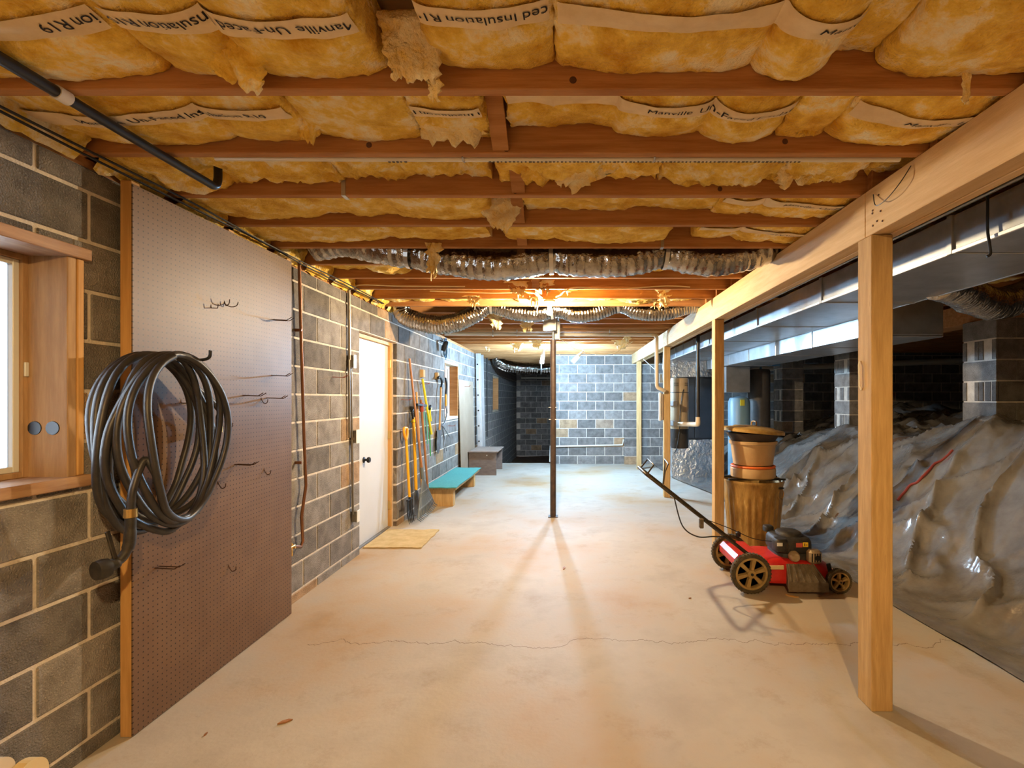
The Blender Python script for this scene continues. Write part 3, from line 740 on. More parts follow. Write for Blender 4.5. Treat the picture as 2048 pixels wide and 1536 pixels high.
for k in (0, 1, 2, 3, 4, 5, 7, 8):                              # bays on the crawlspace side of the beam
    batt(k, [(1.665, 2.3, 2.47), (2.3, 3.0, 2.48), (3.0, 3.9, 2.47)], 2.52, None, step=0.03, seed=k, torn=0.3, lab='yellow batt over the crawlspace between the joists above the trunk duct')

def flap(name, corners, th, label, group, m_='batt_torn', amp=0.014, n=16, rag=0.02):
    """torn sheet of fiberglass hanging from a bay: corners top-left, top-right, bottom-right, bottom-left"""
    a, b, c, d = [Vector(p) for p in corners]
    nrm = (b - a).cross(d - a).normalized(); sd = random.random() * 50
    def f(u, v, s):
        p = (a * (1 - u) + b * u) * (1 - v) + (d * (1 - u) + c * u) * v
        e = 1 - max(abs(2 * u - 1), abs(2 * v - 1)) ** 6
        q = nrm * (s * th * 0.5 * (0.35 + 0.65 * e) + amp * fbm(u * 3 + sd, v * 3, s * 0.3, 4) + 0.5 * amp * fbm(u * 11 + sd, v * 11, s, 3))
        r = Vector((fbm(v * 6, sd, 1, 3), 0, 0)) * rag * (1 if u in (0, 1) else 0) + Vector((0, 0, fbm(u * 7, sd, 2, 4))) * rag * v * v * 1.4
        return p + q + r
    mb = MB(); mb.grid(lambda u, v: f(u, v, 1), n, n); o1 = len(mb.v); mb.grid(lambda u, v: f(u, 1 - v, -1), n, n)
    w_ = n + 1
    def A(i, j): return i * w_ + j
    def Bk(i, j): return o1 + i * w_ + (n - j)
    for i in range(n):
        mb.f.append((A(i, 0), Bk(i, 0), Bk(i + 1, 0), A(i + 1, 0))); mb.f.append((A(i, n), A(i + 1, n), Bk(i + 1, n), Bk(i, n)))
        mb.f.append((A(0, i), A(0, i + 1), Bk(0, i + 1), Bk(0, i))); mb.f.append((A(n, i), Bk(n, i), Bk(n, i + 1), A(n, i + 1)))
    o = mb.build(name, M[m_], None, 75); tag(o, label, 'insulation', group); return o
D0, D1 = 1.50, 1.90
flap('insulation_flap', (P(290, 20, D0 - .10), P(548, 66, D0 - .10), P(522, 184, D0 + .035), P(455, 150, D0 + .02)), 0.05, 'large torn fiberglass flap hanging to a point near the black pipe', None, 'batt', 0.02, 22)
flap('insulation_flap', (P(748, 20, D0 - .06), P(905, 22, D0 - .06), P(872, 163, D0 + .0), P(787, 160, D0 - .0)), 0.03, 'ragged pale fiberglass flap hanging in front of a bridging strip', None, 'batt_torn', 0.013, 24, 0.022)
flap('insulation_flap', (P(848, 150, D0 + .01), P(882, 150, D0 + .01), P(876, 200, D0 + .02), P(862, 205, D0 + .02)), 0.014, 'short loose tail of fiberglass below the ragged pale flap', None, 'batt_torn', 0.006, 8)
flap('insulation_flap', (P(560, 190, D1 - .1), P(655, 200, D1 - .08), P(632, 288, D1 + .02), P(600, 268, D1)), 0.035, 'pointed fiberglass flap hanging beside a plain batt before the white pipe', None, 'batt', 0.012, 16)
flap('insulation_flap', (P(812, 190, D1 - .14), P(960, 205, D1 - .08), P(972, 285, D1 + .03), P(850, 275, D1 + .02)), 0.035, 'crumpled fiberglass flap beside a bridging strip with a knot', None, 'batt_torn', 0.02, 16, 0.03)
flap('insulation_flap', (P(935, 388, 2.66), P(1065, 386, 2.66), P(1015, 462, 2.72), P(985, 455, 2.7)), 0.03, 'pale fiberglass flap hanging by the bridging past the white pipe', None, 'batt_torn', 0.02, 14, 0.03)
flap('insulation_flap', (P(1545, 330, 2.25), P(1690, 330, 2.25), P(1682, 352, 2.32), P(1560, 372, 2.32)), 0.03, 'ragged pale fiberglass flap near the beam behind the white pipe', None, 'batt_torn', 0.02, 14, 0.04)
flap('insulation_flap', (P(1100, 335, 2.25), P(1240, 335, 2.25), P(1150, 380, 2.34), P(1120, 372, 2.34)), 0.025, 'drooping fiberglass shred beside the middle of the white pipe', None, 'batt_torn', 0.016, 14, 0.03)
flap('insulation_flap', (P(1600, 195, 1.86), P(1652, 195, 1.86), P(1630, 268, 1.93), P(1590, 272, 1.93)), 0.02, 'folded fiberglass tongue between printed batts near the beam', None, 'batt', 0.012, 12)
flap('insulation_flap', (P(1928, 146, 1.52), P(1944, 146, 1.52), P(1936, 208, 1.535), P(1926, 208, 1.535)), 0.008, 'thin fiberglass strand hanging from a plump batt by the beam', None, 'batt_torn', 0.003, 8, 0.01)
TUFTS = [(1010, 1060, 562, 590, 4.34), (1062, 1110, 560, 582, 4.36), (975, 1010, 636, 658, 5.65), (850, 882, 500, 552, 3.22), (1050, 1085, 583, 610, 4.74), (1110, 1150, 574, 592, 4.74), (1310, 1345, 575, 612, 4.76), (1036, 1070, 650, 664, 6.1), (1290, 1330, 596, 616, 5.1), (930, 960, 600, 612, 4.95), (1020, 1048, 688, 702, 8.9), (1060, 1085, 684, 698, 8.6), (1225, 1255, 682, 700, 8.6), (960, 985, 686, 700, 9.6), (1245, 1262, 668, 682, 7.7)]
for a, b, y0_, y1_, d in TUFTS:
    m_ = (a + b) / 2; d = JY(round((d - JD) / JS)) - 0.006; y0_ = min(y0_, VY - (2.465 - CAMZ) * FPX / d)
    flap('insulation_tuft', (P(a, y0_, d), P(b, y0_, d), P(m_ + (b - a) * .25, y1_, d + .03), P(m_ - (b - a) * .2, y1_ - 4, d + .03)), 0.02, 'small torn tuft of fiberglass hanging from the far joist bays', 'torn tufts in the far bays', 'batt_torn', 0.03, 10, 0.06)
# lumps of fiberglass pressed over the sill plate along the left wall
for q, k in enumerate(range(-1, 14)):
    y0_, y1_ = JY(k) + JT + 0.02, JY(k + 1) - 0.02
    mb = MB().grid(lambda u, v: (XW + 0.005 + 0.10 * math.sin(PI * v) * (0.6 + 0.5 * fbm(u * 4, v * 2, q)), y0_ + (y1_ - y0_) * u, 2.405 + 0.20 * v + 0.02 * fbm(u * 5, v * 3, q + 7)), 14, 10)
    o = mb.build('sill_insulation', M['batt'], None, 75)
    tag(o, 'lump of yellow fiberglass packed over the top of the left block wall', 'insulation', 'sill insulation between joist ends')

# ---------------------------------------------------------------- lamps
def bulb_fixture(x, y, z, power, color, label, end=''):
    r = thing('light_fixture' + end, label, 'light', (x, y, z))
    MB().box(x - 0.075, x + 0.075, y - 0.02, y + 0.12, z + 0.012, z + 0.03, 0.002).build('mounting_board', M['joist'], r)
    MB().lathe([(0.0, 0.012), (0.056, 0.012), (0.056, -0.004), (0.046, -0.018), (0.026, -0.026), (0.023, -0.045), (0.0, -0.045)], 24, Matrix.Translation((x, y + 0.03, z))).build('porcelain_base', M['porcelain'], r, True)
    b = MB().lathe([(0.0, -0.045), (0.013, -0.046), (0.015, -0.062), (0.024, -0.080), (0.030, -0.100), (0.028, -0.116), (0.018, -0.128), (0.0, -0.132)], 20, Matrix.Translation((x, y + 0.03, z)))
    area = 4 * PI * 0.028 ** 2
    b.build('glowing_bulb' + end, emitter('bulb_glow', color, power / (PI * area)), r, True)
    return r
bulb_fixture(PX(1099, 4.83), 4.80, ZJ - 0.03, BULB_W, BULB_C, 'bare glowing bulb in a white porcelain holder under the joists')
bulb_fixture(0.35, -0.68, ZJ + 0.125, REAR_W, REAR_C, 'bare bulb in a porcelain holder recessed between joists before the foil duct', '_offscreen')
def cfl(px, py, d, tilt, label):
    p = P(px, py, d); x, y, z = p
    r = thing('hanging_lamp', label, 'lamp', (x, y, z), 'lamps hanging at the far end')
    R = Matrix.Translation(p) @ Matrix.Rotation(tilt, 4, 'Y')
    tubes = MB()
    for a in range(3):
        an = a * 2 * PI / 3
        for s in (0, 1):
            cx, cy = 0.022 * math.cos(an + s * 0.8), 0.022 * math.sin(an + s * 0.8)
            tubes.tube([R @ Vector((cx, cy, -0.085)), R @ Vector((cx, cy, 0.055))], 0.009, 8)
    area = 6 * 2 * PI * 0.009 * 0.14
    tubes.build('glowing_tubes', emitter('daylight_glow', CFL_C, CFL_W / (PI * area)), r, True)
    MB().lathe([(0.0, 0.05), (0.030, 0.05), (0.032, 0.08), (0.020, 0.11), (0.018, 0.15), (0.0, 0.15)], 16, R).build('socket', M['white_paint'], r, True)
    top = Vector((x + 0.02, y, ZJ + 0.01))
    MB().tube(smooth_path([R @ Vector((0, 0, 0.15)), R @ Vector((-0.03, 0, 0.20)), top + Vector((-0.05, 0, -0.05)), top]), 0.004, 6).build('cord', M['white_paint'], r, True)
    MB().tube(smooth_path([R @ Vector((0.01, 0, 0.15)), R @ Vector((0.05, 0, 0.19)), top + Vector((0.05, 0, -0.06)), top + Vector((0.03, 0, 0))]), 0.004, 6).build('cord', M['white_paint'], r, True)
cfl(1085, 717, 8.85, 0.15, 'small glowing daylight lamp hung on cords near the alcove')
cfl(1152, 717, 8.85, 0.75, 'tilted glowing daylight lamp hung on cords before the back wall')

# ---------------------------------------------------------------- ducts
def flex(name, path, rad, label, m_='foil', pitch=0.042, amp=0.012, n=22, straps=(), crumple=0.008, sub=None):
    L = 0
    pts = smooth_path(path, 40)
    # resample evenly
    acc = [0.0]
    for a, b in zip(pts, pts[1:]): acc.append(acc[-1] + (b - a).length)
    tot = acc[-1]; m_n = int(tot / (pitch / 5)); out = []; j = 0
    for i in range(m_n + 1):
        s = tot * i / m_n
        while j < len(acc) - 2 and acc[j + 1] < s: j += 1
        t = (s - acc[j]) / max(1e-9, acc[j + 1] - acc[j]); out.append(pts[j].lerp(pts[j + 1], t))
    def pinch(i):
        s = tot * i / m_n; q = 1.0
        for f_ in straps: q -= 0.16 * math.exp(-((s - f_ * tot) / 0.05) ** 2)
        return q
    mb = MB(); mb.tube(out, [rad * pinch(i) + amp * (0.5 + 0.5 * math.sin(2 * PI * tot * i / m_n / pitch)) * (0.6 + 0.5 * noise.noise(Vector((i * 0.07, rad, 0)))) for i in range(m_n + 1)], n)
    mb.v = [tuple(Vector(v) + Vector((fbm(v[0] * 14, v[1] * 14, v[2] * 14, 3), fbm(v[0] * 14 + 9, v[1] * 14, v[2] * 14, 3), fbm(v[0] * 14, v[1] * 14 + 5, v[2] * 14, 3))) * crumple) for v in mb.v]
    o = mb.build(name, M[m_], None, 80); tag(o, label, 'duct')
    for f_ in straps:
        i = int(f_ * m_n); c = out[i]; t = (out[min(i + 1, m_n)] - out[max(i - 1, 0)]).normalized(); r_ = rad * 0.88 + amp + 0.003
        side = t.cross(Vector((0, 0, 1))).normalized(); up = side.cross(t)
        ring = [c + side * r_ * math.cos(a) + up * r_ * math.sin(a) for a in [PI + PI * q / 12 for q in range(13)]]
        ring = [Vector((ring[0].x, ring[0].y, max(ZJ + 0.06, c.z + 0.02)))] + ring + [Vector((ring[-1].x, ring[-1].y, max(ZJ + 0.06, c.z + 0.02)))]
        sb = MB()
        for a, b in zip(ring, ring[1:]):
            if (b - a).length > 1e-4: sb.add([a - t * 0.014, b - t * 0.014, b + t * 0.014, a + t * 0.014], [(0, 1, 2, 3)])
        sb.build('hanger_strap', M['strap'], o)
    return o
dA = 3.41
def pa(px, py, d=dA, r=0.115): return Vector((PX(px, d), d, PZ(py, d) + r))     # point whose tube bottom projects to (px, py)
flex('flex_duct', [Vector((PX(628, dA), dA, 2.53)), pa(690, 513), pa(760, 527), pa(840, 541), pa(930, 555), pa(1000, 560), pa(1098, 549), pa(1200, 554), pa(1260, 551), pa(1325, 539), pa(1420, 551), pa(1490, 541), pa(1545, 522)], 0.113, 'foil flexible duct slung straight across a joist bay before the bulb', 'foil', 0.055, 0.011, straps=(0.215, 0.52, 0.765), crumple=0.007)
dB = 5.43
def pb(px, py, d=dB, r=0.10): return Vector((PX(px, d), d, PZ(py, d) + r))
flex('flex_duct', [Vector((-1.845, 5.42, 2.56)), Vector((-1.835, 5.42, 2.42)), pb(820, 655), pb(870, 668), pb(915, 662), pb(950, 645), pb(980, 628), pb(1030, 640), pb(1070, 644), pb(1121, 636), pb(1150, 645), pb(1190, 641), pb(1240, 626), pb(1280, 640), pb(1330, 640), pb(1375, 628), Vector((PX(1398, dB), dB, 2.50))], 0.098, 'silver ribbed flexible duct looping from the left wall behind the bulb', 'foil', 0.032, 0.012, straps=(0.345, 0.53, 0.74), crumple=0.005)
flex('flex_duct', [Vector((-1.80, 12.25, 2.50)), Vector((-1.72, 12.3, 2.36)), Vector((-1.45, 12.4, 2.26)), Vector((-0.9, 12.5, 2.22)), Vector((-0.2, 12.6, 2.22)), Vector((0.8, 12.7, 2.3))], 0.135, 'silver flexible duct crossing the dark alcove under the joists', 'foil', 0.06, 0.015, straps=(0.45,))
flex('flex_duct', [Vector((0.30, 1.02, 2.54)), Vector((0.48, 1.01, 2.455)), Vector((0.7, 1.01, 2.44)), Vector((0.95, 1.02, 2.47)), Vector((1.2, 1.04, 2.56))], 0.10, 'pale silver flexible duct hanging across the bay above the view', 'foil_wrap', 0.04, 0.008)
# supply trunk beside the beam
DXL, DXR, DZ0, DZ1 = 1.85, 2.52, 2.16, 2.34
tr = thing('trunk_duct', 'long flat sheet metal trunk duct running beside the beam', 'duct', (2.18, 4.5, DZ0))
ya_, yb_ = -2.5, 9.6; seg = 1.22; y = ya_; q = 0
while y < yb_ - 0.05:
    y2 = min(y + seg, yb_)
    MB().box(DXL, DXR, y + 0.002, y2 - 0.002, DZ0, DZ1, 0.003).build('duct_section', M['galv'], tr)
    MB().box(DXL - 0.012, DXR + 0.012, y2 - 0.018, y2 + 0.018, DZ0 - 0.006, DZ1 + 0.004, 0.003).build('drive_cleat', M['galv'], tr)
    y = y2
MB().box(DXL - 0.010, DXL + 0.004, ya_, yb_, DZ0 - 0.006, DZ0 + 0.012, 0.002).build('corner_seam', M['alu'], tr)
MB().box(DXR - 0.004, DXR + 0.008, ya_, yb_, DZ0 - 0.004, DZ0 + 0.010, 0.002).build('corner_seam', M['galv'], tr)
for yy in (0.6, 3.05, 5.5, 7.9):      # hanger straps up to the joists
    MB().box(DXL - 0.014, DXL - 0.012, yy - 0.012, yy + 0.012, DZ0, ZJ + 0.002).build('hanger_strap', M['galv_dark'], tr)
    MB().box(DXR + 0.012, DXR + 0.014, yy - 0.012, yy + 0.012, DZ0, ZJ + 0.002).build('hanger_strap', M['galv_dark'], tr)
rt = thing('return_duct', 'lower sheet metal return duct behind the trunk duct', 'duct', (2.9, 6.5, 1.99))
y = 4.24
while y < 9.0:
    y2 = min(y + 0.9, 9.095)
    MB().box(2.54, 3.23, y + 0.002, y2 - 0.002, 1.99, 2.40, 0.003).build('duct_section', M['galv'], rt)
    MB().box(2.532, 3.238, y2 - 0.014, y2 + 0.014, 1.984, 2.406, 0.003).build('drive_cleat', M['galv'], rt)
    y = y2
MB().box(2.56, 3.21, 4.228, 4.24, 2.01, 2.38, 0.002).build('end_cap', M['galv'], rt)
for yy in (4.6, 6.9, 8.5):
    MB().box(3.238, 3.241, yy - 0.012, yy + 0.012, 1.99, ZJ + 0.002).build('hanger_strap', M['galv_dark'], rt)
flex('flex_duct', [Vector((2.52, 3.35, 2.25)), Vector((2.70, 3.45, 2.24)), Vector((2.95, 3.6, 2.20)), Vector((3.25, 3.75, 2.18)), Vector((3.55, 3.83, 2.26)), Vector((3.82, 3.84, 2.37)), Vector((3.98, 3.85, 2.52))], 0.115, 'foil flexible duct branching off the trunk duct toward the block pier', 'foil', 0.03, 0.010)
# conduit and cables beside the trunk
for q, (dx, zz, m_) in enumerate(((1.80, 2.352, 'conduit'), (1.775, 2.375, 'black_pipe'))):
    o = MB().tube([(dx, -2.4, zz), (dx, 2.0, zz - 0.01), (dx, 5.0, zz), (dx, 9.0, zz + 0.01)], 0.010 if q == 0 else 0.007, 8).build('conduit_pipe' if q == 0 else 'cable', M[m_], None, True)
    tag(o, 'thin grey conduit running along the top of the trunk duct' if q == 0 else 'black cable running along above the trunk duct conduit', 'conduit' if q == 0 else 'cable')
hx = 1.824; hd = hx * FPX / (1975 - VX)
o = MB().tube(smooth_path([(1.800, hd, 2.362), (1.815, hd, 2.352), (hx, hd, 2.33), (hx, hd, 2.20), (hx, hd - 0.01, 2.13), (hx, hd - 0.015, 2.085), (hx - 0.012, hd - 0.01, 2.075)]), 0.006, 6).build('hanging_strap', M['black_iron'], None, True)
tag(o, 'black hooked strap dangling in front of the trunk duct', 'strap')

# ---------------------------------------------------------------- crawlspace piers and girder
def pier(yc, label, col):
    x0, w_ = 4.08, 0.405; x1 = x0 + w_; zb = terr(x0, yc) - 0.25; zt = 2.235
    r = thing('block_pier', label, 'pier', ((x0 + x1) / 2, yc, zb), 'block piers in the crawlspace')
    MB().box(x0 + 0.008, x1 - 0.008, yc - w_ / 2 + 0.008, yc + w_ / 2 - 0.008, zb, zt).build('mortar_core', M['mortar'], r)
    n = int((zt - zb) / BH) + 1
    for c in range(n):
        z1 = zt - c * BH - 0.003; z0 = max(z1 - BH + MJ, zb)
        if z1 - z0 < 0.03: continue
        hw = w_ / 2
        if c % 2 == 0:      # two blocks lying along y: long faces towards the room
            for s in (0, 1):
                MB().box(x0 + s * hw + 0.001, x0 + (s + 1) * hw - (0.004 if s == 0 else 0), yc - hw, yc + hw, z0, z1, 0.004).build('block', M['block'], r)
        else:               # two blocks lying along x: flanged ends towards the room
            for s in (0, 1):
                ya2, yb2 = yc - hw + s * hw + 0.002, yc - hw + (s + 1) * hw - 0.002
                m_ = MB().box(x0 + 0.018, x1, ya2, yb2, z0, z1, 0.003)
                fl = 0.05
                m_.box(x0, x0 + 0.03, ya2, ya2 + fl, z0, z1, 0.003); m_.box(x0, x0 + 0.03, yb2 - fl, yb2, z0, z1, 0.003)
                if (c + s + col) % 3 == 0: m_.box(x0 + 0.004, x0 + 0.03, ya2 + 0.065, yb2 - 0.065, z0, z1, 0.003)
                m_.build('block', M['block'], r)
pier(4.90, 'stacked block pier standing highest on the plastic-covered mound', 0)
pier(7.36, 'stacked block pier standing just behind the stout post line', 1)
pier(9.60, 'stacked block pier standing near the dark vertical tank', 2)
o = MB().box(4.14, 4.42, -2.5, 10.99, 2.235, ZJ - 0.001, 0.003).build('girder', M['joist'], None); tag(o, 'wooden girder resting on the block piers in the crawlspace', 'beam')
# drain pipe hung across the crawlspace
o = MB().tube([(3.7, 10.5, 2.08), (6.2, 10.5, 2.18), (9.5, 10.5, 2.31)], 0.06, 14).build('drain_pipe', M['pvc_w'], None, True)
tag(o, 'pale drain pipe crossing the dark crawlspace behind the piers', 'pipe')
sp = []
for q in range(15):
    h_ = on_sheet(1905 - 110 * q / 14, 902 + 98 * q / 14 + 3 * math.sin(q))
    if h_ is not None and (not sp or (h_ - sp[-1]).length < 0.6): sp.append(Vector((h_.x, h_.y, sheet_z(h_.x, h_.y))))
fine = smooth_path(sp, 6)
sm_ = MB()
for p_ in fine: p_.z = sheet_z(p_.x, p_.y) + 0.005
sm_.tube(fine, 0.012, 8)
o = sm_.build('red_strap', M['strap_red'], None, True)
tag(o, 'faded red strap lying over the plastic-covered mound', 'strap')

# ---------------------------------------------------------------- pegboard, hooks, hose
XP = -1.875; YP0, YP1 = 2.118, 3.335; ZP1 = 2.385
pg = thing('pegboard', 'tall brown pegboard sheet on furring strips against the block wall', 'pegboard', ((XP + XW) / 2, (YP0 + YP1) / 2, 0.0))
MB().box(XP - 0.006, XP, YP0, YP1, 0.005, ZP1, 0.001).build('board', M['peg'], pg)
for yy in (YP0 + 0.001, (YP0 + YP1) / 2, YP1 - 0.045): MB().box(XP - 0.055, XP - 0.0065, yy, yy + 0.044, 0.002, 2.40, 0.002).build('furring_strip', M['furring'], pg)
def pegpos(px, py):
    d = LD(px, XP); return Vector((XP, d, PZ(py, d)))
def hook(px, py, kind, x=None, m_='hook', label=None, group=None, s=1.0):
    if x is None: p = pegpos(px, py)
    else: d = LD(px, x); p = Vector((x, d, PZ(py, d)))
    mb = MB(); r = 0.0026 * s
    if kind == 'u':        # a pair of upturned prongs
        for e in (-1, 1):
            mb.tube(smooth_path([p + Vector((-0.003, 0, 0.02 * s)), p + Vector((0.004, 0, 0.0)), p + Vector((0.022 * s, e * 0.018 * s, -0.012 * s)), p + Vector((0.045 * s, e * 0.030 * s, -0.004 * s)), p + Vector((0.052 * s, e * 0.034 * s, 0.018 * s))]), r, 6)
    elif kind == 'l':
        mb.tube([p + Vector((-0.003, 0, 0.025 * s)), p + Vector((0.002, 0, 0)), p + Vector((0.035 * s, 0, -0.001)), p + Vector((0.038 * s, 0, 0.02 * s))], r, 6)
    elif kind == 'j':
        mb.tube(smooth_path([p + Vector((-0.003, 0, 0.03 * s)), p + Vector((0.004, 0, 0.01)), p + Vector((0.02 * s, 0, -0.012 * s)), p + Vector((0.038 * s, 0, -0.006 * s)), p + Vector((0.042 * s, 0, 0.014 * s))]), r, 6)
    else:                  # long straight double prong
        for e in (-1, 1):
            mb.tube([p + Vector((-0.003, e * 0.012 * s, 0.004)), p + Vector((0.09 * s, e * 0.014 * s, 0.0)), p + Vector((0.12 * s, e * 0.014 * s, 0.018 * s))], r, 6)
        mb.tube([p + Vector((0.001, -0.014 * s, 0.004)), p + Vector((0.001, 0.014 * s, 0.004))], r, 6)
    o = mb.build('peg_hook' if x is None else 'wall_hook', M[m_], None, True)
    tag(o, label or {'u': 'twin-prong wire hook in the pegboard', 'l': 'short bent wire peg in the pegboard', 'j': 'single curled wire hook in the pegboard', 'd': 'long double-prong wire hook in the pegboard'}[kind], 'hook', group or 'wire hooks on the pegboard')
    return o
for px, py, kd in ((422, 616, 'l'), (449, 608, 'u'), (548, 641, 'd'), (488, 792, 'd'), (535, 797, 'd'), (522, 803, 'j'), (452, 853, 'l'), (472, 930, 'd'), (528, 945, 'j'), (436, 972, 'j'), (314, 1136, 'd'), (457, 1138, 'j'), (362, 806, 'l'), (379, 806, 'l'), (545, 752, 'd')):
    hook(px, py, kd)
for px, py, lab in ((666, 755, 'red coated hook in the block wall between copper pipe and conduit'), (803, 800, 'red coated hook in the block wall beside the leaning rake handle'), (842, 768, 'dark coated hook in the block wall by the yellow tube'), (928, 773, 'red coated hook in the block wall over the hardboard panel'), (896, 852, 'dark coated hook in the block wall under the small window')):
    hook(px, py, 'd', XW, 'red_hook', lab, 'coated hooks in the left block wall', 1.0)
# hose coil
hs = thing('garden_hose', 'black rubber garden hose coiled on the pegboard with a spray nozzle', 'hose', (-1.80, 2.2, 0.95))
rnd = random.Random(3)
cy, cz = 2.135, 1.29
hook_o = MB().tube(smooth_path([(XP - 0.003, 2.25, 1.66), (XP + 0.08, 2.25, 1.635), (XP + 0.22, 2.25, 1.64), (XP + 0.24, 2.25, 1.68)]), 0.007, 8).build('hose_hanger', M['black_iron'], None, True)
tag(hook_o, 'black metal hanger holding the coiled hose on the pegboard', 'hook')
loops = 8; pts = []
for i in range(loops):
    ry = 0.235 + 0.045 * rnd.random(); rz = 0.335 + 0.05 * rnd.random() + 0.012 * (i % 3)
    xo = -1.85 + 0.17 * i / (loops - 1) + 0.01 * rnd.random(); oy = 0.05 * (rnd.random() - 0.5); tl = 0.06 * (rnd.random() - 0.5)
    n = 26
    for q in range(n):
        a = PI / 2 - 2 * PI * q / n
        zz = cz + rz * math.sin(a)
        ztop = 1.652 - 0.004 * (i % 2)
        k2 = rz + (ztop - cz - rz)
        zz = cz + (ztop - cz if math.sin(a) > 0 else rz) * math.sin(a) - (0.07 * rnd.random() * 0.2 if math.sin(a) < 0 else 0)
        pts.append(Vector((xo + 0.02 * math.sin(a * 2 + i) + tl * math.cos(a) * 0.5 + 0.17 / (loops - 1) * q / n, cy + oy * (1 - max(0, math.sin(a))) + ry * math.cos(a) * (1 + 0.05 * math.sin(3 * a + i)), zz)))
end = pts[-1]
coil = MB().tube(smooth_path(pts, 3), 0.0145, 10).build('coil', M['rubber'], hs, True)
tail = smooth_path([pts[-8], Vector((-1.66, 1.93, 1.22)), Vector((-1.665, 1.885, 1.12)), Vector((-1.67, 1.878, 1.02))], 8)
MB().tube(tail, 0.0145, 10).build('tail', M['rubber'], hs, True)
T = Matrix.Translation((-1.67, 1.878, 1.02)) @ Matrix.Rotation(PI, 4, 'X')
MB().lathe([(0.0, -0.02), (0.021, -0.02), (0.022, 0.012), (0.0195, 0.014), (0.0, 0.014)], 16, T).build('coupling', M['brass'], hs, True)
nz_ = MB().tube(smooth_path([(-1.67, 1.878, 1.008), (-1.67, 1.877, 0.95), (-1.672, 1.872, 0.90), (-1.68, 1.855, 0.862), (-1.69, 1.83, 0.845), (-1.70, 1.80, 0.838)], 6), [0.018] * 6 + [0.020] * 8 + [0.017] * 8 + [0.022] * 5 + [0.028] * 4, 12).build('nozzle', M['mower_black'], hs, True)
MB().bar((-1.685, 1.83, 0.865), (-1.70, 1.815, 0.97), 0.016, 0.009, (1, 0, 0), 0.002).build('lever', M['mower_black'], nz_)
Tn = Matrix.Translation((-1.703, 1.795, 0.837)) @ Matrix.Rotation(PI / 2, 4, 'X') @ Matrix.Rotation(-0.3, 4, 'Y')
MB().lathe([(0.0, -0.02), (0.034, -0.02), (0.037, 0.0), (0.034, 0.018), (0.0, 0.020)], 18, Tn).build('spray_head', M['mower_black'], nz_, True)
end_pts = smooth_path([pts[2], Vector((-1.80, 2.52, 1.42)), Vector((-1.815, 2.555, 1.36)), Vector((-1.82, 2.56, 1.31))], 6)
MB().tube(end_pts, 0.0145, 8).build('tail', M['rubber'], hs, True)
MB().lathe([(0.0, -0.015), (0.020, -0.015), (0.020, 0.015), (0.0, 0.015)], 14, Matrix.Translation((-1.82, 2.56, 1.30))).build('coupling', M['brass'], hs, True)

# ---------------------------------------------------------------- pipes and boxes on the left wall
xq = XW + 0.035; d1 = LD(600, xq)
cp = thing('copper_pipe', 'dull copper pipe dropping down the block wall to a brass valve', 'pipe', (xq, d1, PZ(1100, d1)))
pth = [P(598, 520, d1), P(603, 700, d1), P(608, 870, d1), P(612, 975, d1), P(603, 1035, d1), P(606, 1085, d1)]
pth = [Vector((xq, p.y + (PX(0, 1) * 0), p.z)) for p in pth]
for p, px in zip(pth, (598, 603, 608, 612, 603, 606)): p.y = LD(px, xq)
pth.append(pth[-1] + Vector((0, -0.03, -0.035))); pth.append(Vector((xq, LD(586, xq), PZ(1093, LD(586, xq)))))
pth[0].z = 2.47
MB().tube(pth, 0.011, 10).build('pipe', M['copper'], cp, True)
vp = pth[-1]
MB().tube([vp + Vector((0, 0.01, 0)), vp + Vector((0, -0.045, 0))], 0.016, 10).build('valve', M['brass'], cp, True)
MB().tube([vp + Vector((0, -0.022, 0.03)), vp + Vector((0, -0.022, -0.06))], 0.011, 10).build('spigot', M['brass'], cp, True)
MB().tube([vp + Vector((0.03, -0.022, 0)), vp + Vector((0.0, -0.022, 0))], 0.008, 8).build('stem', M['brass'], cp, True)
for pz in (1.0, 1.95): MB().box(XW, xq + 0.013, d1 - 0.008, d1 + 0.008, pz - 0.01, pz + 0.01, 0.002).build('clip', M['copper'], cp)
o = MB().tube([(XW + 0.02, LD(592, XW + .02), 2.46), (XW + 0.02, LD(594, XW + .02), 1.9)], 0.006, 8)
# electrical conduit with boxes
xe = XW + 0.02; de = LD(703, xe)
cd = thing('wall_conduit', 'grey electrical conduit with switch and outlet boxes beside the white door', 'conduit', (xe, de, PZ(1030, de)))
MB().tube([(xe, LD(698, xe), 2.43), (xe, LD(699, xe), PZ(720, LD(699, xe)))], 0.0125, 10).build('pipe', M['conduit'], cd, True)
MB().tube([(xe, LD(698, xe), PZ(720, de)), (xe, LD(699, xe), PZ(875, de))], 0.010, 10).build('pipe', M['conduit'], cd, True)
MB().tube([(xe, LD(702, xe), PZ(720, de)), (xe, LD(704, xe), PZ(875, de))], 0.008, 10).build('pipe', M['conduit'], cd, True)
MB().tube([(xe, LD(704, xe), PZ(880, de)), (xe, LD(706, xe), PZ(1030, de))], 0.0105, 10).build('pipe', M['conduit'], cd, True)
def ebox(px, py, w_, h_, plate):
    d = LD(px, XW); z = PZ(py, d)
    b = MB().box(XW, XW + 0.05, d - w_ / 2, d + w_ / 2, z - h_ / 2, z + h_ / 2, 0.006).build('box', M['conduit'], cd)
    if plate:
        pl = MB().box(XW + 0.05, XW + 0.056, d - w_ * .52, d + w_ * .52, z - h_ * .55, z + h_ * .55, 0.003).build('cover_plate', M['outlet'], b)
        pl['_o'] = b['_o']
ebox(698, 723, 0.055, 0.11, True); ebox(704, 873, 0.07, 0.115, True); ebox(705, 1032, 0.06, 0.10, True)
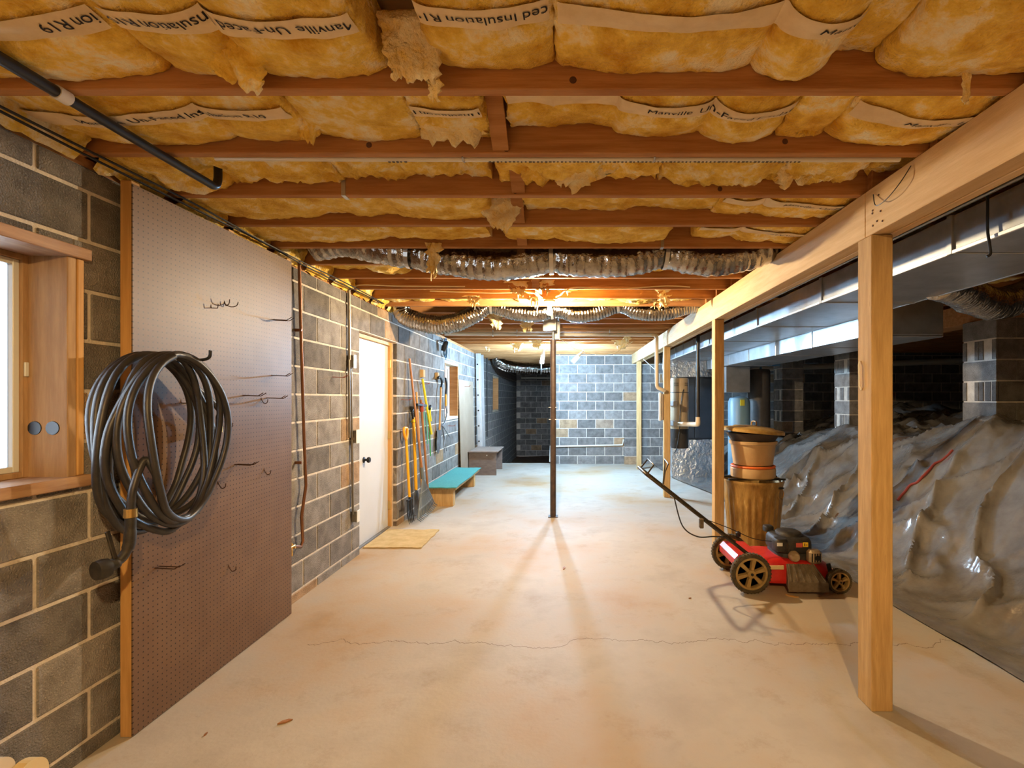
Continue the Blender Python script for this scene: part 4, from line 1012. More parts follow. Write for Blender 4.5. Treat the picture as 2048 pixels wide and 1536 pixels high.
# cables stapled along the wall top
for q, (dx, zz, lab) in enumerate(((-1.897, 2.428, 'lower black cable stapled along the joist ends above the pegboard'), (-1.877, 2.436, 'upper black cable stapled along the joist ends above the pegboard'))):
    pts_ = [Vector((dx + 0.006 * math.sin(i * 1.3 + q), -0.5 + i * 0.5, zz - 0.012 * abs(math.sin(i * 0.9 + q)))) for i in range(12)]
    o = MB().tube(smooth_path(pts_, 4), 0.0055, 6).build('cable', M['black_cable'], None, True); tag(o, lab, 'cable')
# black drain pipe under the joists
d2 = 1.585 * FPX / (VX - 430) 
pz_ = ZJ - 0.022
bp_ = thing('black_pipe', 'black plastic pipe with a pale coupling slung under the near joists', 'pipe', (-1.6, 1.5, pz_ - 0.02))
MB().tube([(-1.605, -0.6, pz_ + 0.0), (-1.60, 1.55, pz_)], 0.0180, 14).build('pipe', M['black_pipe'], bp_, True)
MB().tube(smooth_path([(-1.60, 1.55, pz_), (-1.595, 1.9, pz_ - 0.004), (-1.59, d2 - 0.06, pz_ - 0.006), (-1.588, d2, pz_ - 0.004), (-1.587, d2 + 0.02, pz_ + 0.03), (-1.587, d2 + 0.022, pz_ + 0.09)], 6), 0.017, 14).build('pipe', M['black_pipe'], bp_, True)
MB().tube([(-1.60, 1.535, pz_), (-1.60, 1.575, pz_)], 0.022, 14).build('coupling', M['pvc_w'], bp_, True)
# white water pipe with print, under the third joist
yc_ = JY(1) + JT + 0.02; zc_ = ZJ + 0.004
wp = thing('water_pipe', 'thin white plastic water pipe printed in grey under a near joist', 'pipe', (0, yc_, zc_))
MB().tube([(-1.45, yc_, zc_ + 0.004), (-0.2, yc_, zc_), (1.36, yc_, zc_)], 0.0115, 12).build('pipe', M['pvc_w'], wp, True)
x = -0.74; pr = MB(); rn = random.Random(5)
while x < 0.95:
    if int(x * 3) % 5 != 4:
        w_ = rn.uniform(0.006, 0.011); pr.box(x, x + w_, yc_ - 0.004, yc_ + rn.uniform(0.0, 0.004), zc_ - 0.0135, zc_ - 0.0118)
    x += 0.0165
pr.build('printed_text', M['print_grey'], wp)['kind'] = 'stuff'
for xx in (-0.43, 0.35): MB().tube([(xx, yc_ - 0.03, ZJ - 0.001), (xx, yc_ - 0.012, zc_ - 0.014), (xx, yc_ + 0.014, zc_ - 0.006), (xx, yc_ + 0.016, zc_ + 0.06)], 0.004, 6).build('strap', M['strap'], wp)
for px, k in ((687, 2), (1325, 4)):
    d = JY(k); x = PX(px, d)
    o = MB().box(x - 0.010, x + 0.010, d - 0.003, d - 0.001, ZJ, ZJ + 0.10).box(x - 0.010, x + 0.010, d - 0.003, d + JT + 0.01, ZJ - 0.003, ZJ - 0.001).build('joist_strap', M['strap'], None)
    tag(o, 'thin metal strap nailed round a joist ' + ('over the pegboard side' if k == 2 else 'in front of the straight-slung foil duct'), 'strap')
# white drain pipe across the room with an elbow by the far post
yd = 7.17
rr = thing('drain_pipe', 'cream drain pipe crossing under the joists to an elbow beside the post', 'pipe', (0, yd, 1.7))
xv = 1.285
MB().tube([(-1.80, yd, 2.405), (xv - 0.07, yd, 2.385)], 0.026, 12).build('pipe', M['pvc_w'], rr, True)
MB().tube(smooth_path([(xv - 0.08, yd, 2.385), (xv - 0.03, yd, 2.38), (xv, yd, 2.34), (xv, yd, 2.30)], 5) + [Vector((xv, yd, 1.68))] + smooth_path([(xv, yd, 1.66), (xv + 0.015, yd, 1.62), (xv + 0.07, yd, 1.59), (xv + 0.12, yd + 0.02, 1.575)], 5), 0.027, 12).build('elbow_pipe', M['pvc'], rr, True)
for xx in (-1.1, -0.75, 0.6): MB().tube([(xx, yd - 0.03, ZJ + 0.02), (xx, yd - 0.03, 2.38), (xx, yd, 2.365), (xx, yd + 0.03, 2.38), (xx, yd + 0.03, ZJ + 0.02)], 0.004, 6).build('hanger', M['strap'], rr)
# junction boxes on the steel column and cables around the bulb
for (px, py, d, w_, h_, lab) in ((1099, 648, 5.96, 0.16, 0.15, 'larger grey junction box on the joists at the steel column top'), (1112, 668, 6.25, 0.10, 0.13, 'smaller grey junction box behind the steel column top')):
    p = P(px, py, d); zt = ZJ + 0.02
    o = MB().box(p.x - w_ / 2, p.x + w_ / 2, d, d + 0.07, p.z - h_ / 2, max(zt, p.z + h_ / 2), 0.006).build('junction_box', M['grey_plastic'], None); tag(o, lab, 'junction box')
for q, (pp, lab) in enumerate((([P(705, 578, 4.39), P(722, 570, 4.39), P(800, 572, 4.39), P(930, 573, 4.39)], 'cream cable running from the conduit along a joist left of the bulb'), ([P(1085, 596, 4.78), P(1060, 585, 4.72), P(980, 586, 4.7), P(860, 582, 4.7)], 'cream cable running from the bulb holder toward the left wall'), ([P(1112, 594, 4.78), Vector((PX(1122, 4.6), 4.6, 2.43)), Vector((PX(1130, 4.42), 4.42, 2.425)), Vector((PX(1155, 4.385), 4.385, 2.45)), P(1230, 578, 4.385), P(1330, 572, 4.385), P(1380, 574, 4.385)], 'cream cable running from the bulb holder toward the beam'), ([Vector((PX(1120, 8.08), 8.08, 2.442)), P(1160, 702, 8.25), P(1220, 708, 8.4), Vector((PX(1266, 8.49), 8.49, 2.442))], 'white cable drooping under the joists before the back wall'))):
    o = MB().tube(smooth_path(pp), 0.0055, 6).build('cable', M['cream_cable'], None, True); tag(o, lab, 'cable')
# coil of wires and a lamp on the wall by the door
p = Vector((XW + 0.01, LD(878, XW), PZ(690, LD(878, XW))))
r = thing('clamp_light', 'black clamp light with a coiled blue cord hung high on the block wall', 'lamp', p)
MB().lathe([(0, 0), (0.03, 0.0), (0.045, 0.05), (0.045, 0.12), (0.02, 0.16), (0, 0.16)], 16, Matrix.Translation(p + Vector((0.05, 0, -0.09))) @ Matrix.Rotation(0.4, 4, 'Y')).build('lamp_housing', M['black_iron'], r, True)
MB().tube([p + Vector((0, 0, 0.07)), p + Vector((0.06, 0, 0.05))], 0.008, 8).build('clamp', M['black_iron'], r)
for q in range(4):
    MB().tube([p + Vector((0.02 + 0.006 * q, 0.22 + 0.085 * math.sin(a), 0.0 + 0.12 * math.cos(a) * (1 + 0.12 * q) - 0.03)) for a in [2 * PI * i / 24 for i in range(25)]], 0.005, 6).build('cord_loop', M['blue_pipe'] if q % 2 else M['black_cable'], r, True)
MB().tube([p + Vector((0.0, 0.22, 0.12)), p + Vector((0.06, 0.22, 0.115))], 0.006, 6).build('cord_hook', M['black_iron'], r)

# ---------------------------------------------------------------- things along the left wall
# door mat
mb = MB().grid(lambda u, v: ((-2.0 + 0.57 * u) + (0.012 * fbm(v * 5, u, 1) if u == 1 else 0), 4.79 + 0.66 * v + (0.012 * fbm(u * 5, v, 3) if v in (0, 1) else 0), 0.013 + 0.004 * fbm(u * 4, v * 4, 7)), 24, 24)
n = len(mb.v); mb.v += [(x, y, 0.001) for x, y, z in mb.v]; w_ = 25
for i in range(24):
    mb.f += [(i * w_, i * w_ + n, (i + 1) * w_ + n, (i + 1) * w_), ((i + 1) * w_ + 24, (i + 1) * w_ + 24 + n, i * w_ + 24 + n, i * w_ + 24), (i + 1, i + 1 + n, i + n, i), (24 * w_ + i, 24 * w_ + i + n, 24 * w_ + i + 1 + n, 24 * w_ + i + 1)]
o = mb.build('door_mat', M['mat'], None, 60); tag(o, 'tan carpet mat lying on the slab in front of the white door', 'mat')
# low bench with teal carpet top
r = thing('bench', 'low wooden bench topped with teal carpet against the block wall', 'bench', (-1.72, 7.5, 0))
mb = MB().grid(lambda u, v: (-1.94 + 0.44 * u, 6.58 + 1.88 * v, 0.272 + 0.006 * math.sin(v * 9) + (0.006 * fbm(v * 7, u * 3))), 10, 40)
n = len(mb.v); mb.v += [(x, y, z - 0.012) for x, y, z in mb.v]; 
for i in range(10): mb.f += [(i * 41, i * 41 + n, (i + 1) * 41 + n, (i + 1) * 41), ((i + 1) * 41 + 40, (i + 1) * 41 + 40 + n, i * 41 + 40 + n, i * 41 + 40)]
for j in range(40): mb.f += [(j + 1, j + 1 + n, j + n, j), (410 + j, 410 + j + n, 411 + j + n, 411 + j)]
mb.build('carpet_top', M['teal'], r, 60)
MB().box(-1.93, -1.52, 6.64, 8.40, 0.222, 0.258, 0.003).build('plank', M['post'], r)
for yy in (6.66, 8.12):
    MB().box(-1.93, -1.56, yy, yy + 0.038, 0.0, 0.222, 0.003).build('leg', M['post'], r)
    MB().box(-1.60, -1.56, yy + 0.039, yy + 0.12, 0.0, 0.222, 0.003).build('leg_brace', M['post'], r)
MB().box(-1.955, -1.932, 6.64, 8.40, 0.10, 0.222, 0.003).build('back_rail', M['post'], r)
# brown plywood bench box
r = thing('box_bench', 'brown plywood box bench standing at the foot of the ladder', 'bench', (-1.65, 9.9, 0))
MB().box(-1.893, -1.37, 9.35, 9.37, 0.0, 0.44, 0.002).build('end_panel', M['ply_brown'], r)
MB().box(-1.893, -1.37, 10.18, 10.20, 0.0, 0.44, 0.002).build('end_panel', M['ply_brown'], r)
MB().box(-1.893, -1.873, 9.371, 10.179, 0.05, 0.44, 0.002).build('back_panel', M['ply_brown'], r)
MB().box(-1.895, -1.34, 9.31, 10.24, 0.44, 0.462, 0.003).build('top', M['ply_top'], r)
MB().tube([(-1.55, 9.345, 0.38), (-1.55, 9.352, 0.38)], 0.012, 10).build('knob', M['alu'], r)
# hardboard panel leaning on the wall
o = MB().add([(-1.90, 8.74, 0.0), (-1.90, 10.05, 0.0), (-1.95, 10.05, 1.80), (-1.95, 8.74, 1.80), (-1.908, 8.74, 0.0), (-1.908, 10.05, 0.0), (-1.958, 10.05, 1.80), (-1.958, 8.74, 1.80)], [(0, 1, 2, 3), (7, 6, 5, 4), (0, 3, 7, 4), (1, 5, 6, 2), (3, 2, 6, 7), (0, 4, 5, 1)]).build('hardboard_panel', M['hardboard'], None)
tag(o, 'tan hardboard panel leaning against the block wall beside the ladder', 'panel')
# extension ladder standing flat on the wall
r = thing('extension_ladder', 'aluminium extension ladder standing against the block wall', 'ladder', (-1.87, 10.5, 0))
for yy, xx in ((10.27, 0), (10.66, 0), (10.31, 0.05), (10.62, 0.05)):
    MB().bar((-1.85 + xx * 0.6, yy, 0.0), (-1.90 + xx * 0.6, yy, 2.40), 0.028, 0.07, (1, 0, 0), 0.003).build('rail', M['alu'], r)
for i in range(7):
    z = 0.25 + i * 0.32; x = -1.85 - 0.05 * z / 2.4
    MB().tube([(x, 10.25, z), (x, 10.68, z)], 0.014, 10).build('rung', M['alu'], r, True)
    for yy in (10.249, 10.681):
        MB().tube([(x, yy - 0.004, z), (x, yy + 0.004, z)], 0.017, 8).build('rung_end', M['black_iron'], r)
MB().tube([(-1.92, 10.05, 2.38), (-1.93, 10.06, 1.2), (-1.925, 10.05, 0.5)], 0.006, 6)
# vertical dark conduit beyond the ladder
o = MB().tube([(XW + 0.02, 11.75, 2.43), (XW + 0.02, 11.75, 0.55)], 0.014, 8).build('downspout_cable', M['black_cable'], None, True); tag(o, 'dark vertical cable on the block wall beyond the ladder', 'cable')

GT = 'garden tools by the door'
def tilt_T(p0, p1):
    p0, p1 = Vector(p0), Vector(p1); z = (p1 - p0).normalized(); x = Vector((0, 1, 0)) - z * z.y; x.normalize(); y = z.cross(x)
    return Matrix.Translation(p0) @ Matrix((x, y, z)).transposed().to_4x4(), (p1 - p0).length     # local x along the wall, z up the handle
def wallp(px, py, off): x = XW + off; d = LD(px, x); return Vector((x, d, PZ(py, d)))
# leaf rake
base = Vector((-1.74, 6.06, 0.02)); top_ = wallp(819, 717, 0.03)
T, Lh = tilt_T(base, top_)
r = thing('leaf_rake', 'slate blue plastic leaf rake leaning head-down against the block wall', 'rake', base, GT)
MB().tube([T @ Vector((0, 0, 0.52)), T @ Vector((0, 0, Lh))], 0.0145, 10).build('handle', M['tool_wood'], r, True)
MB().tube([T @ Vector((0, 0, 0.46)), T @ Vector((0, 0, 0.60))], [0.026, 0.020], 10).build('socket', M['rake'], r, True)
nt_ = 14
for i in range(nt_):
    u = -1 + 2 * i / (nt_ - 1); a = u * 0.62
    e0 = Vector((0.020 * u, 0, 0.48)); e1 = Vector((math.sin(a) * 0.30, 0.0, 0.30 - 0.02 * u * u)); e2 = Vector((0.36 * u, 0.0, 0.045 + 0.045 * (abs(u) ** 2) * 0.3)); e3 = e2 + Vector((0.004 * u, -0.035, -0.03))
    e1 = e0.lerp(e2, 0.45)
    q = MB()
    pts_ = [T @ e for e in (e0, e1, e2, e3)]
    q.tube(pts_, [0.0035, 0.005, 0.008, 0.006], 6); q.build('tine', M['rake'], r)
for lv, m_ in ((0.40, 'rake_band'), (0.78, 'rake_band')):
    c_ = [T @ (Vector((0.020 * u, 0.006, 0.48)).lerp(Vector((0.36 * u, 0.006, 0.045 + 0.0135 * u * u)), lv)) for u in [-1 + 2 * i / 16 for i in range(17)]]
    MB().tube(c_, 0.008, 6).build('cross_band', M[m_], r, True)
web = MB().grid(lambda u, v: T @ (Vector((0.020 * (2 * u - 1), 0.0, 0.48)).lerp(Vector((0.36 * (2 * u - 1), 0.0, 0.05)), 0.50 + 0.32 * v)), 20, 6)
web.build('web', M['rake'], r)
# spading fork with orange D-grip
base = wallp(822, 1040, 0.13); base.z = 0.015; top_ = wallp(811, 858, 0.05)
T, Lh = tilt_T(base, top_)
r = thing('digging_fork', 'digging fork with an orange D-grip leaning beside the rake', 'fork', base, GT)
MB().tube([T @ Vector((0, 0, 0.30)), T @ Vector((0, 0, Lh - 0.11))], 0.0165, 10).build('handle', M['amber'], r, True)
g_ = [T @ Vector(v) for v in ((0, 0, Lh - 0.13), (-0.05, 0, Lh - 0.07), (-0.055, 0, Lh), (0, 0, Lh + 0.012), (0.055, 0, Lh), (0.05, 0, Lh - 0.07), (0, 0, Lh - 0.13))]
MB().tube(smooth_path(g_, 5), 0.016, 10).build('grip', M['orange'], r, True)
MB().tube([T @ Vector((-0.09, 0, 0.27)), T @ Vector((0.09, 0, 0.27))], 0.010, 8).build('fork_head', M['black_iron'], r)
MB().tube([T @ Vector((0, 0, 0.27)), T @ Vector((0, 0, 0.40))], 0.014, 8).build('ferrule', M['black_iron'], r)
for u in (-0.085, -0.028, 0.028, 0.085): MB().tube([T @ Vector((u, 0, 0.27)), T @ Vector((u, 0.006, 0.12)), T @ Vector((u, -0.01, 0.0))], [0.007, 0.006, 0.003], 6).build('tine', M['black_iron'], r)
# amber-handled spade and plain hafts
def shaft(pxb, pyb, offb, pxt, pyt, offt, rad, m_, name, label, extra=None):
    b_ = wallp(pxb, pyb, offb); b_.z = max(0.012, b_.z) if pyb > 1000 else b_.z; t_ = wallp(pxt, pyt, offt); T, Lh = tilt_T(b_, t_)
    r = thing(name, label, 'tool', b_, GT)
    MB().tube([T @ Vector((0, 0, 0.0 if not extra else extra)), T @ Vector((0, 0, Lh))], rad, 10).build('handle', M[m_], r, True)
    return r, T, Lh
r, T, Lh = shaft(834, 1030, 0.12, 827, 835, 0.04, 0.020, 'amber', 'spade', 'amber-handled spade leaning between the fork and the rake', 0.30)
MB().ext([(-0.085, 0.02), (-0.05, 0.0), (0.05, 0.0), (0.085, 0.02), (0.085, 0.27), (0.02, 0.31), (-0.02, 0.31), (-0.085, 0.27)], -0.002, 0.002, T @ Matrix.Rotation(PI / 2, 4, 'X') @ Matrix.Identity(4)).build('blade', M['tool_steel'], r)
MB().tube(smooth_path([T @ Vector((0, 0, Lh - 0.03)), T @ Vector((-0.05, 0, Lh + 0.05)), T @ Vector((0, 0.0, Lh + 0.10)), T @ Vector((0.05, 0, Lh + 0.05)), T @ Vector((0, 0, Lh - 0.03))], 5), 0.012, 8).build('grip', M['black_iron'], r, True)
MB().lathe([(0.03, 0), (0.034, 0.0), (0.034, 0.02), (0.03, 0.02)], 12, T @ Matrix.Translation((0, 0, Lh - 0.06))).build('yellow_band', M['yellow'], r)
r, T, Lh = shaft(846, 1025, 0.10, 833, 784, 0.03, 0.014, 'tool_wood2', 'hoe', 'tan-handled hoe leaning behind the rake', 0.0)
MB().box(-0.08, 0.08, -0.012, -0.008, 0.0, 0.10, 0.001, T).build('blade', M['tool_steel'], r)
r, T, Lh = shaft(858, 1010, 0.13, 842, 800, 0.09, 0.015, 'tool_wood', 'mattock', 'red-brown wooden-handled mattock leaning head-up on the wall', 0.0)
MB().bar(T @ Vector((-0.22, 0, Lh - 0.02)), T @ Vector((0.16, 0, Lh - 0.10)), 0.03, 0.05, (1, 0, 0), 0.004).build('head', M['black_iron'], r)
MB().lathe([(0.0, 0), (0.026, 0.0), (0.028, 0.11), (0.0, 0.11)], 12, T @ Matrix.Translation((0, 0, Lh - 0.15))).build('collar', M['red_hook'], r, True)
# yellow tube hung from a block, with a wooden cleat
o = MB().tube([wallp(845, 758, 0.05), wallp(853, 810, 0.05), wallp(863, 868, 0.05)], 0.016, 10).build('yellow_tube', M['yellow'], None, True); tag(o, 'yellow plastic tube hanging from a wooden cleat on the wall', 'tube', None)
for px, py, lab in ((842, 747, 'wooden cleat above the yellow tube on the block wall'), (871, 752, 'wooden cleat above the hung shovel on the block wall')):
    p = wallp(px, py, 0); o = MB().box(XW, XW + 0.045, p.y - 0.04, p.y + 0.04, p.z - 0.05, p.z + 0.05, 0.003).build('cleat', M['post'], None); tag(o, lab, 'block')
for q, (px, m_, lab) in enumerate(((848, 'teal_stake', 'blue-green coated garden stake hung against the wall'), (853, 'teal_stake', 'second blue-green coated garden stake hung against the wall'), (858, 'green', 'green coated garden stake reaching lowest on the wall'))):
    a, b = wallp(px, 822 + q * 3, 0.03), wallp(px + 1 + q, (895, 888, 912)[q], 0.03)
    o = MB().tube([a, b], 0.009, 8).build('garden_stake', M[m_], None, True); tag(o, lab, 'stake', 'coated stakes on the wall')
r = thing('pruning_saw', 'yellow-handled pruning saw hanging beside the green stakes', 'saw', wallp(861, 855, 0.03))
MB().tube(smooth_path([wallp(862, 815, 0.03), wallp(860, 825, 0.03), wallp(862, 842, 0.03)], 5), 0.013, 8).build('handle', M['yellow'], r, True)
MB().tube([wallp(861, 812, 0.03), wallp(859, 818, 0.045)], 0.02, 8).build('grip_end', M['black_iron'], r, True)
# hung shovel and cultivator by the small window
r = thing('hung_shovel', 'wooden-handled shovel with steel blade hung head-down beside the small window', 'shovel', wallp(879, 870, 0.03), GT)
a, b = wallp(882, 775, 0.05), wallp(879, 860, 0.05)
MB().tube([a, b], 0.0155, 10).build('handle', M['tool_wood2'], r, True)
MB().tube(smooth_path([wallp(882, 777, 0.05), wallp(884, 764, 0.05), wallp(880, 754, 0.06), wallp(876, 756, 0.06)], 5), 0.018, 10).build('grip', M['black_iron'], r, True)
T, Lh = tilt_T(wallp(876, 908, 0.04), wallp(879, 856, 0.04))
MB().ext([(-0.02, Lh), (-0.11, Lh - 0.06), (-0.11, 0.14), (-0.05, 0.03), (0, 0), (0.05, 0.03), (0.11, 0.14), (0.11, Lh - 0.06), (0.02, Lh)], -0.003, 0.003, T @ Matrix.Rotation(PI / 2, 4, 'X')).build('blade', M['tool_steel'], r)
r = thing('hung_cultivator', 'curved-handled cultivator with spread steel tines hung by the small window', 'tool', wallp(890, 900, 0.04), GT)
MB().tube(smooth_path([wallp(891, 756, 0.05), wallp(893, 770, 0.05), wallp(892, 790, 0.05)], 5), 0.016, 10).build('grip', M['black_iron'], r, True)
MB().tube([wallp(892, 788, 0.05), wallp(892, 812, 0.05)], 0.015, 10).build('handle', M['amber'], r, True)
MB().tube(smooth_path([wallp(892, 810, 0.05), wallp(893, 832, 0.05), wallp(889, 846, 0.05), wallp(884, 852, 0.05)], 6), 0.010, 8).build('shaft', M['tool_steel'], r, True)
for q, (px, py) in enumerate(((899, 874), (893, 902), (889, 906))): MB().tube([wallp(885, 851, 0.05), wallp(px, py, 0.07)], [0.008, 0.005], 6).build('tine', M['tool_steel'], r, True)

# pale round-ended boards near the window corner
for px, py, off, m_, lab, l in ((88, 1497, 0.09, 'cream_board', 'cream round-ended board leaning at the foot of the window wall', 0.55), (21, 1496, 0.05, 'cream_board2', 'paler round-ended board partly behind the cream one under the window', 0.5)):
    p = wallp(px, py, off)
    pl = [(0.0, 0.0)] + [(0.07 * math.cos(a) - 0.07, 0.07 * math.sin(a)) for a in []]
    W2 = 0.085; poly = [(-l, -0.10), (-0.06, -0.20)] + [(-0.07 + 0.07 * math.cos(a), -0.07 + 0.07 * math.sin(a)) for a in [-0.6 + (PI * 0.62 + 0.6) * i / 10 for i in range(11)]] + [(-l * 0.6, -0.06), (-l, -0.10)][:1]
    poly = [(y, z) for y, z in poly]
    T = Matrix.Translation((p.x, p.y, p.z)) @ Matrix(((0, 0, 1, 0), (1, 0, 0, 0), (0, 1, 0, 0), (0, 0, 0, 1)))
    zz = -p.z + 0.002
    poly = [(-0.30, zz), (-0.03, zz), (0.0, zz + 0.06)] + [(-0.06 + 0.06 * math.cos(a), -0.06 + 0.06 * math.sin(a)) for a in [PI * 0.55 * i / 8 for i in range(9)]] + [(-0.22, -0.075), (-0.30, -0.14)]
    o = MB().ext(poly, -0.018, 0.018, T).build('round_ended_board', M[m_], None); tag(o, lab, 'board')

# ---------------------------------------------------------------- lawn mower
YN, YF, XR_, XFr = 3.70, 4.21, 1.367, 2.03       # near and far wheel planes, rear and front axles
mw = thing('lawn_mower', 'red push lawn mower with dusty tan wheels and dark folding handle', 'lawn mower', (1.7, 3.95, 0))
def wheel(x, y, rad, wd, s):
    T = Matrix.Translation((x, y, rad)) @ Matrix.Rotation(PI / 2, 4, 'X')
    prof = [(rad * 0.80, -wd / 2), (rad * 0.95, -wd / 2), (rad, -wd * 0.3), (rad, wd * 0.3), (rad * 0.95, wd / 2), (rad * 0.80, wd / 2), (rad * 0.78, 0), (rad * 0.80, -wd / 2)]
    tm = MB().lathe(prof, 48, T, lambda a, z: 1.0); 
    nl = 36
    for i in range(nl):
        a = 2 * PI * i / nl; R_ = T @ Matrix.Rotation(a, 4, 'Z'); tm.box(rad - 0.004, rad + 0.003, -0.005, 0.005, -wd * 0.42, wd * 0.42, 0, R_)
    t_ = tm.build('wheel', M['tire'], mw, 40)
    rm = MB().lathe([(rad * 0.70, -wd * 0.5), (rad * 0.80, -wd * 0.5), (rad * 0.81, wd * 0.5), (rad * 0.70, wd * 0.5), (rad * 0.68, 0), (rad * 0.70, -wd * 0.5)], 40, T).build('rim', M['rim'], t_, 40); 
    MB().lathe([(0.0, -wd * 0.6), (rad * 0.20, -wd * 0.6), (rad * 0.24, 0), (rad * 0.20, wd * 0.62), (rad * 0.08, wd * 0.68), (0, wd * 0.68)], 20, T).build('hub', M['rim'], t_, 40)
    for i in range(6 if rad > 0.1 else 5):
        a = 2 * PI * i / (6 if rad > 0.1 else 5) + 0.3; R_ = T @ Matrix.Rotation(a, 4, 'Z')
        MB().add([R_ @ Vector(v) for v in [(rad * .15, -rad * .085, -wd * .2), (rad * .72, -rad * .13, -wd * .2), (rad * .72, rad * .13, -wd * .2), (rad * .15, rad * .085, -wd * .2), (rad * .15, -rad * .06, wd * .45), (rad * .72, -rad * .10, wd * .36), (rad * .72, rad * .10, wd * .36), (rad * .15, rad * .06, wd * .45)]], [(0, 3, 2, 1), (4, 5, 6, 7), (0, 1, 5, 4), (2, 3, 7, 6), (1, 2, 6, 5), (3, 0, 4, 7)]).build('spoke', M['rim'], t_)
    MB().lathe([(0.0, wd * .66), (rad * .07, wd * .66), (rad * .07, wd * .82), (0.0, wd * .82)], 10, T).build('axle_nut', M['black_iron'], t_)
wheel(XR_, YN - 0.005, 0.149, 0.045, 1); wheel(XFr, YN, 0.089, 0.045, 1); wheel(XR_ + 0.01, YF + 0.01, 0.149, 0.045, 1); wheel(XFr, YF, 0.089, 0.045, 1)
# deck: rounded shell, higher at the rear
def deck_pt(a, lv):
    z, s, ins = lv
    ca, sa = math.cos(a), math.sin(a); e = 0.55
    x = math.copysign(abs(ca) ** e, ca); y = math.copysign(abs(sa) ** e, sa)
    X_ = 1.735 + 0.345 * x * s; Y_ = 3.955 + 0.228 * y * s
    f = (X_ - 1.39) / 0.69
    return Vector((X_, Y_, z * (1.12 - 0.34 * f * f) + 0.0))
lv = [(0.055, 1.0, 0), (0.062, 1.015, 0), (0.085, 1.015, 0), (0.10, 0.99, 0), (0.155, 0.97, 0), (0.185, 0.93, 0), (0.202, 0.84, 0), (0.212, 0.6, 0), (0.216, 0.25, 0)]
mb = MB(); n = 48
for L_ in lv:
    for j in range(n): mb.v.append(tuple(deck_pt(2 * PI * j / n, L_)))
for i in range(len(lv) - 1):
    for j in range(n): mb.f.append((i * n + j, i * n + (j + 1) % n, (i + 1) * n + (j + 1) % n, (i + 1) * n + j))
mb.f.append(tuple(range((len(lv) - 1) * n, len(lv) * n))); mb.f.append(tuple(range(n))[::-1])
dk = mb.build('deck', M['red'], mw, 60)
MB().box(1.27, 1.50, 3.74, 4.17, 0.15, 0.262, 0.03).build('rear_housing', M['red'], mw)
for yy in (YN, YF): MB().tube([(XR_, yy - 0.04 * (1 if yy == YF else -1), 0.149), (XR_ + 0.02, yy + (0.05 if yy == YN else -0.05), 0.16)], 0.022, 10).build('axle_bracket', M['black_iron'], mw)
for yy, s in ((YN, 1), (YF, -1)):
    MB().tube([(XFr, yy, 0.089), (XFr - 0.0, yy + 0.06 * s, 0.095)], 0.016, 10).build('front_axle', M['black_iron'], mw)
    MB().bar((XFr - 0.03, yy + 0.045 * s, 0.10), (XFr - 0.055, yy + 0.045 * s, 0.205), 0.03, 0.012, (0, 1, 0), 0.002).build('height_lever', M['mower_black'], mw)
MB().box(1.49, 1.63, 3.725, 3.735, 0.165, 0.195, 0.002, Matrix.Translation((0, 0, 0))).build('cream_decal', M['cream_board'], mw)
# side discharge chute
ch = MB().add([(1.655, 3.74, 0.205), (1.865, 3.74, 0.200), (1.92, 3.635, 0.095), (1.625, 3.635, 0.105), (1.655, 3.76, 0.06), (1.865, 3.76, 0.06), (1.92, 3.63, 0.03), (1.625, 3.63, 0.035)], [(0, 1, 2, 3), (4, 7, 6, 5), (0, 3, 7, 4), (1, 5, 6, 2), (3, 2, 6, 7), (0, 4, 5, 1)])
ch.build('discharge_chute', M['chute'], mw)
for i in range(6): MB().bar((1.67 + i * 0.036, 3.735, 0.206), (1.645 + i * 0.051, 3.638, 0.107), 0.006, 0.006).build('chute_rib', M['chute'], mw)
# engine
XE, YE = 1.785, 3.955
def rbox(x0, x1, y0, y1, z0, z1, e=0.5, lv=((0, 1.0), (0.7, 1.0), (0.88, 0.95), (1.0, 0.80)), n=32, bulge=0.0):
    mb = MB(); cx, cy = (x0 + x1) / 2, (y0 + y1) / 2
    for t, s in lv:
        for j in range(n):
            a = 2 * PI * j / n; ca, sa = math.cos(a), math.sin(a)
            mb.v.append((cx + (x1 - x0) / 2 * s * math.copysign(abs(ca) ** e, ca), cy + (y1 - y0) / 2 * s * math.copysign(abs(sa) ** e, sa), z0 + (z1 - z0) * t))
    m_ = len(lv)
    for i in range(m_ - 1):
        for j in range(n): mb.f.append((i * n + j, i * n + (j + 1) % n, (i + 1) * n + (j + 1) % n, (i + 1) * n + j))
    mb.f.append(tuple(range((m_ - 1) * n, m_ * n))); mb.f.append(tuple(range(n))[::-1]); return mb
eb = rbox(1.63, 1.94, 3.81, 4.11, 0.19, 0.27).build('engine_block', M['mower_black'], mw, 50)
rbox(1.615, 1.91, 3.80, 4.11, 0.265, 0.375, lv=((0, 0.98), (0.1, 1.0), (0.7, 0.98), (0.9, 0.90), (1.0, 0.74))).build('engine_shroud', M['mower_black'], mw, 50)
rbox(1.67, 1.86, 3.85, 4.06, 0.37, 0.408, 0.8, ((0, 1.0), (0.5, 0.97), (0.8, 0.85), (1.0, 0.4))).build('fan_screen', M['mower_black'], mw, 50)
for i in range(7): MB().tube(arc((1.765, 3.955, 0.395), 0.03 + i * 0.010, 0, 2 * PI, 24, (1, 0, 0), (0, 1, 0)), 0.0025, 5).build('screen_ring', M['mower_black'], mw)
rbox(1.625, 1.70, 4.06, 4.14, 0.36, 0.405).build('fuel_cap', M['mower_black'], mw, 50)
rbox(1.60, 1.70, 3.785, 3.90, 0.28, 0.372, 0.5).build('fuel_tank', M['mower_black'], mw, 50)
MB().box(1.603, 1.645, 3.784, 3.7865, 0.325, 0.350, 0, Matrix.Translation((0, 0, 0))).build('white_label', M['sticker_w'], mw)
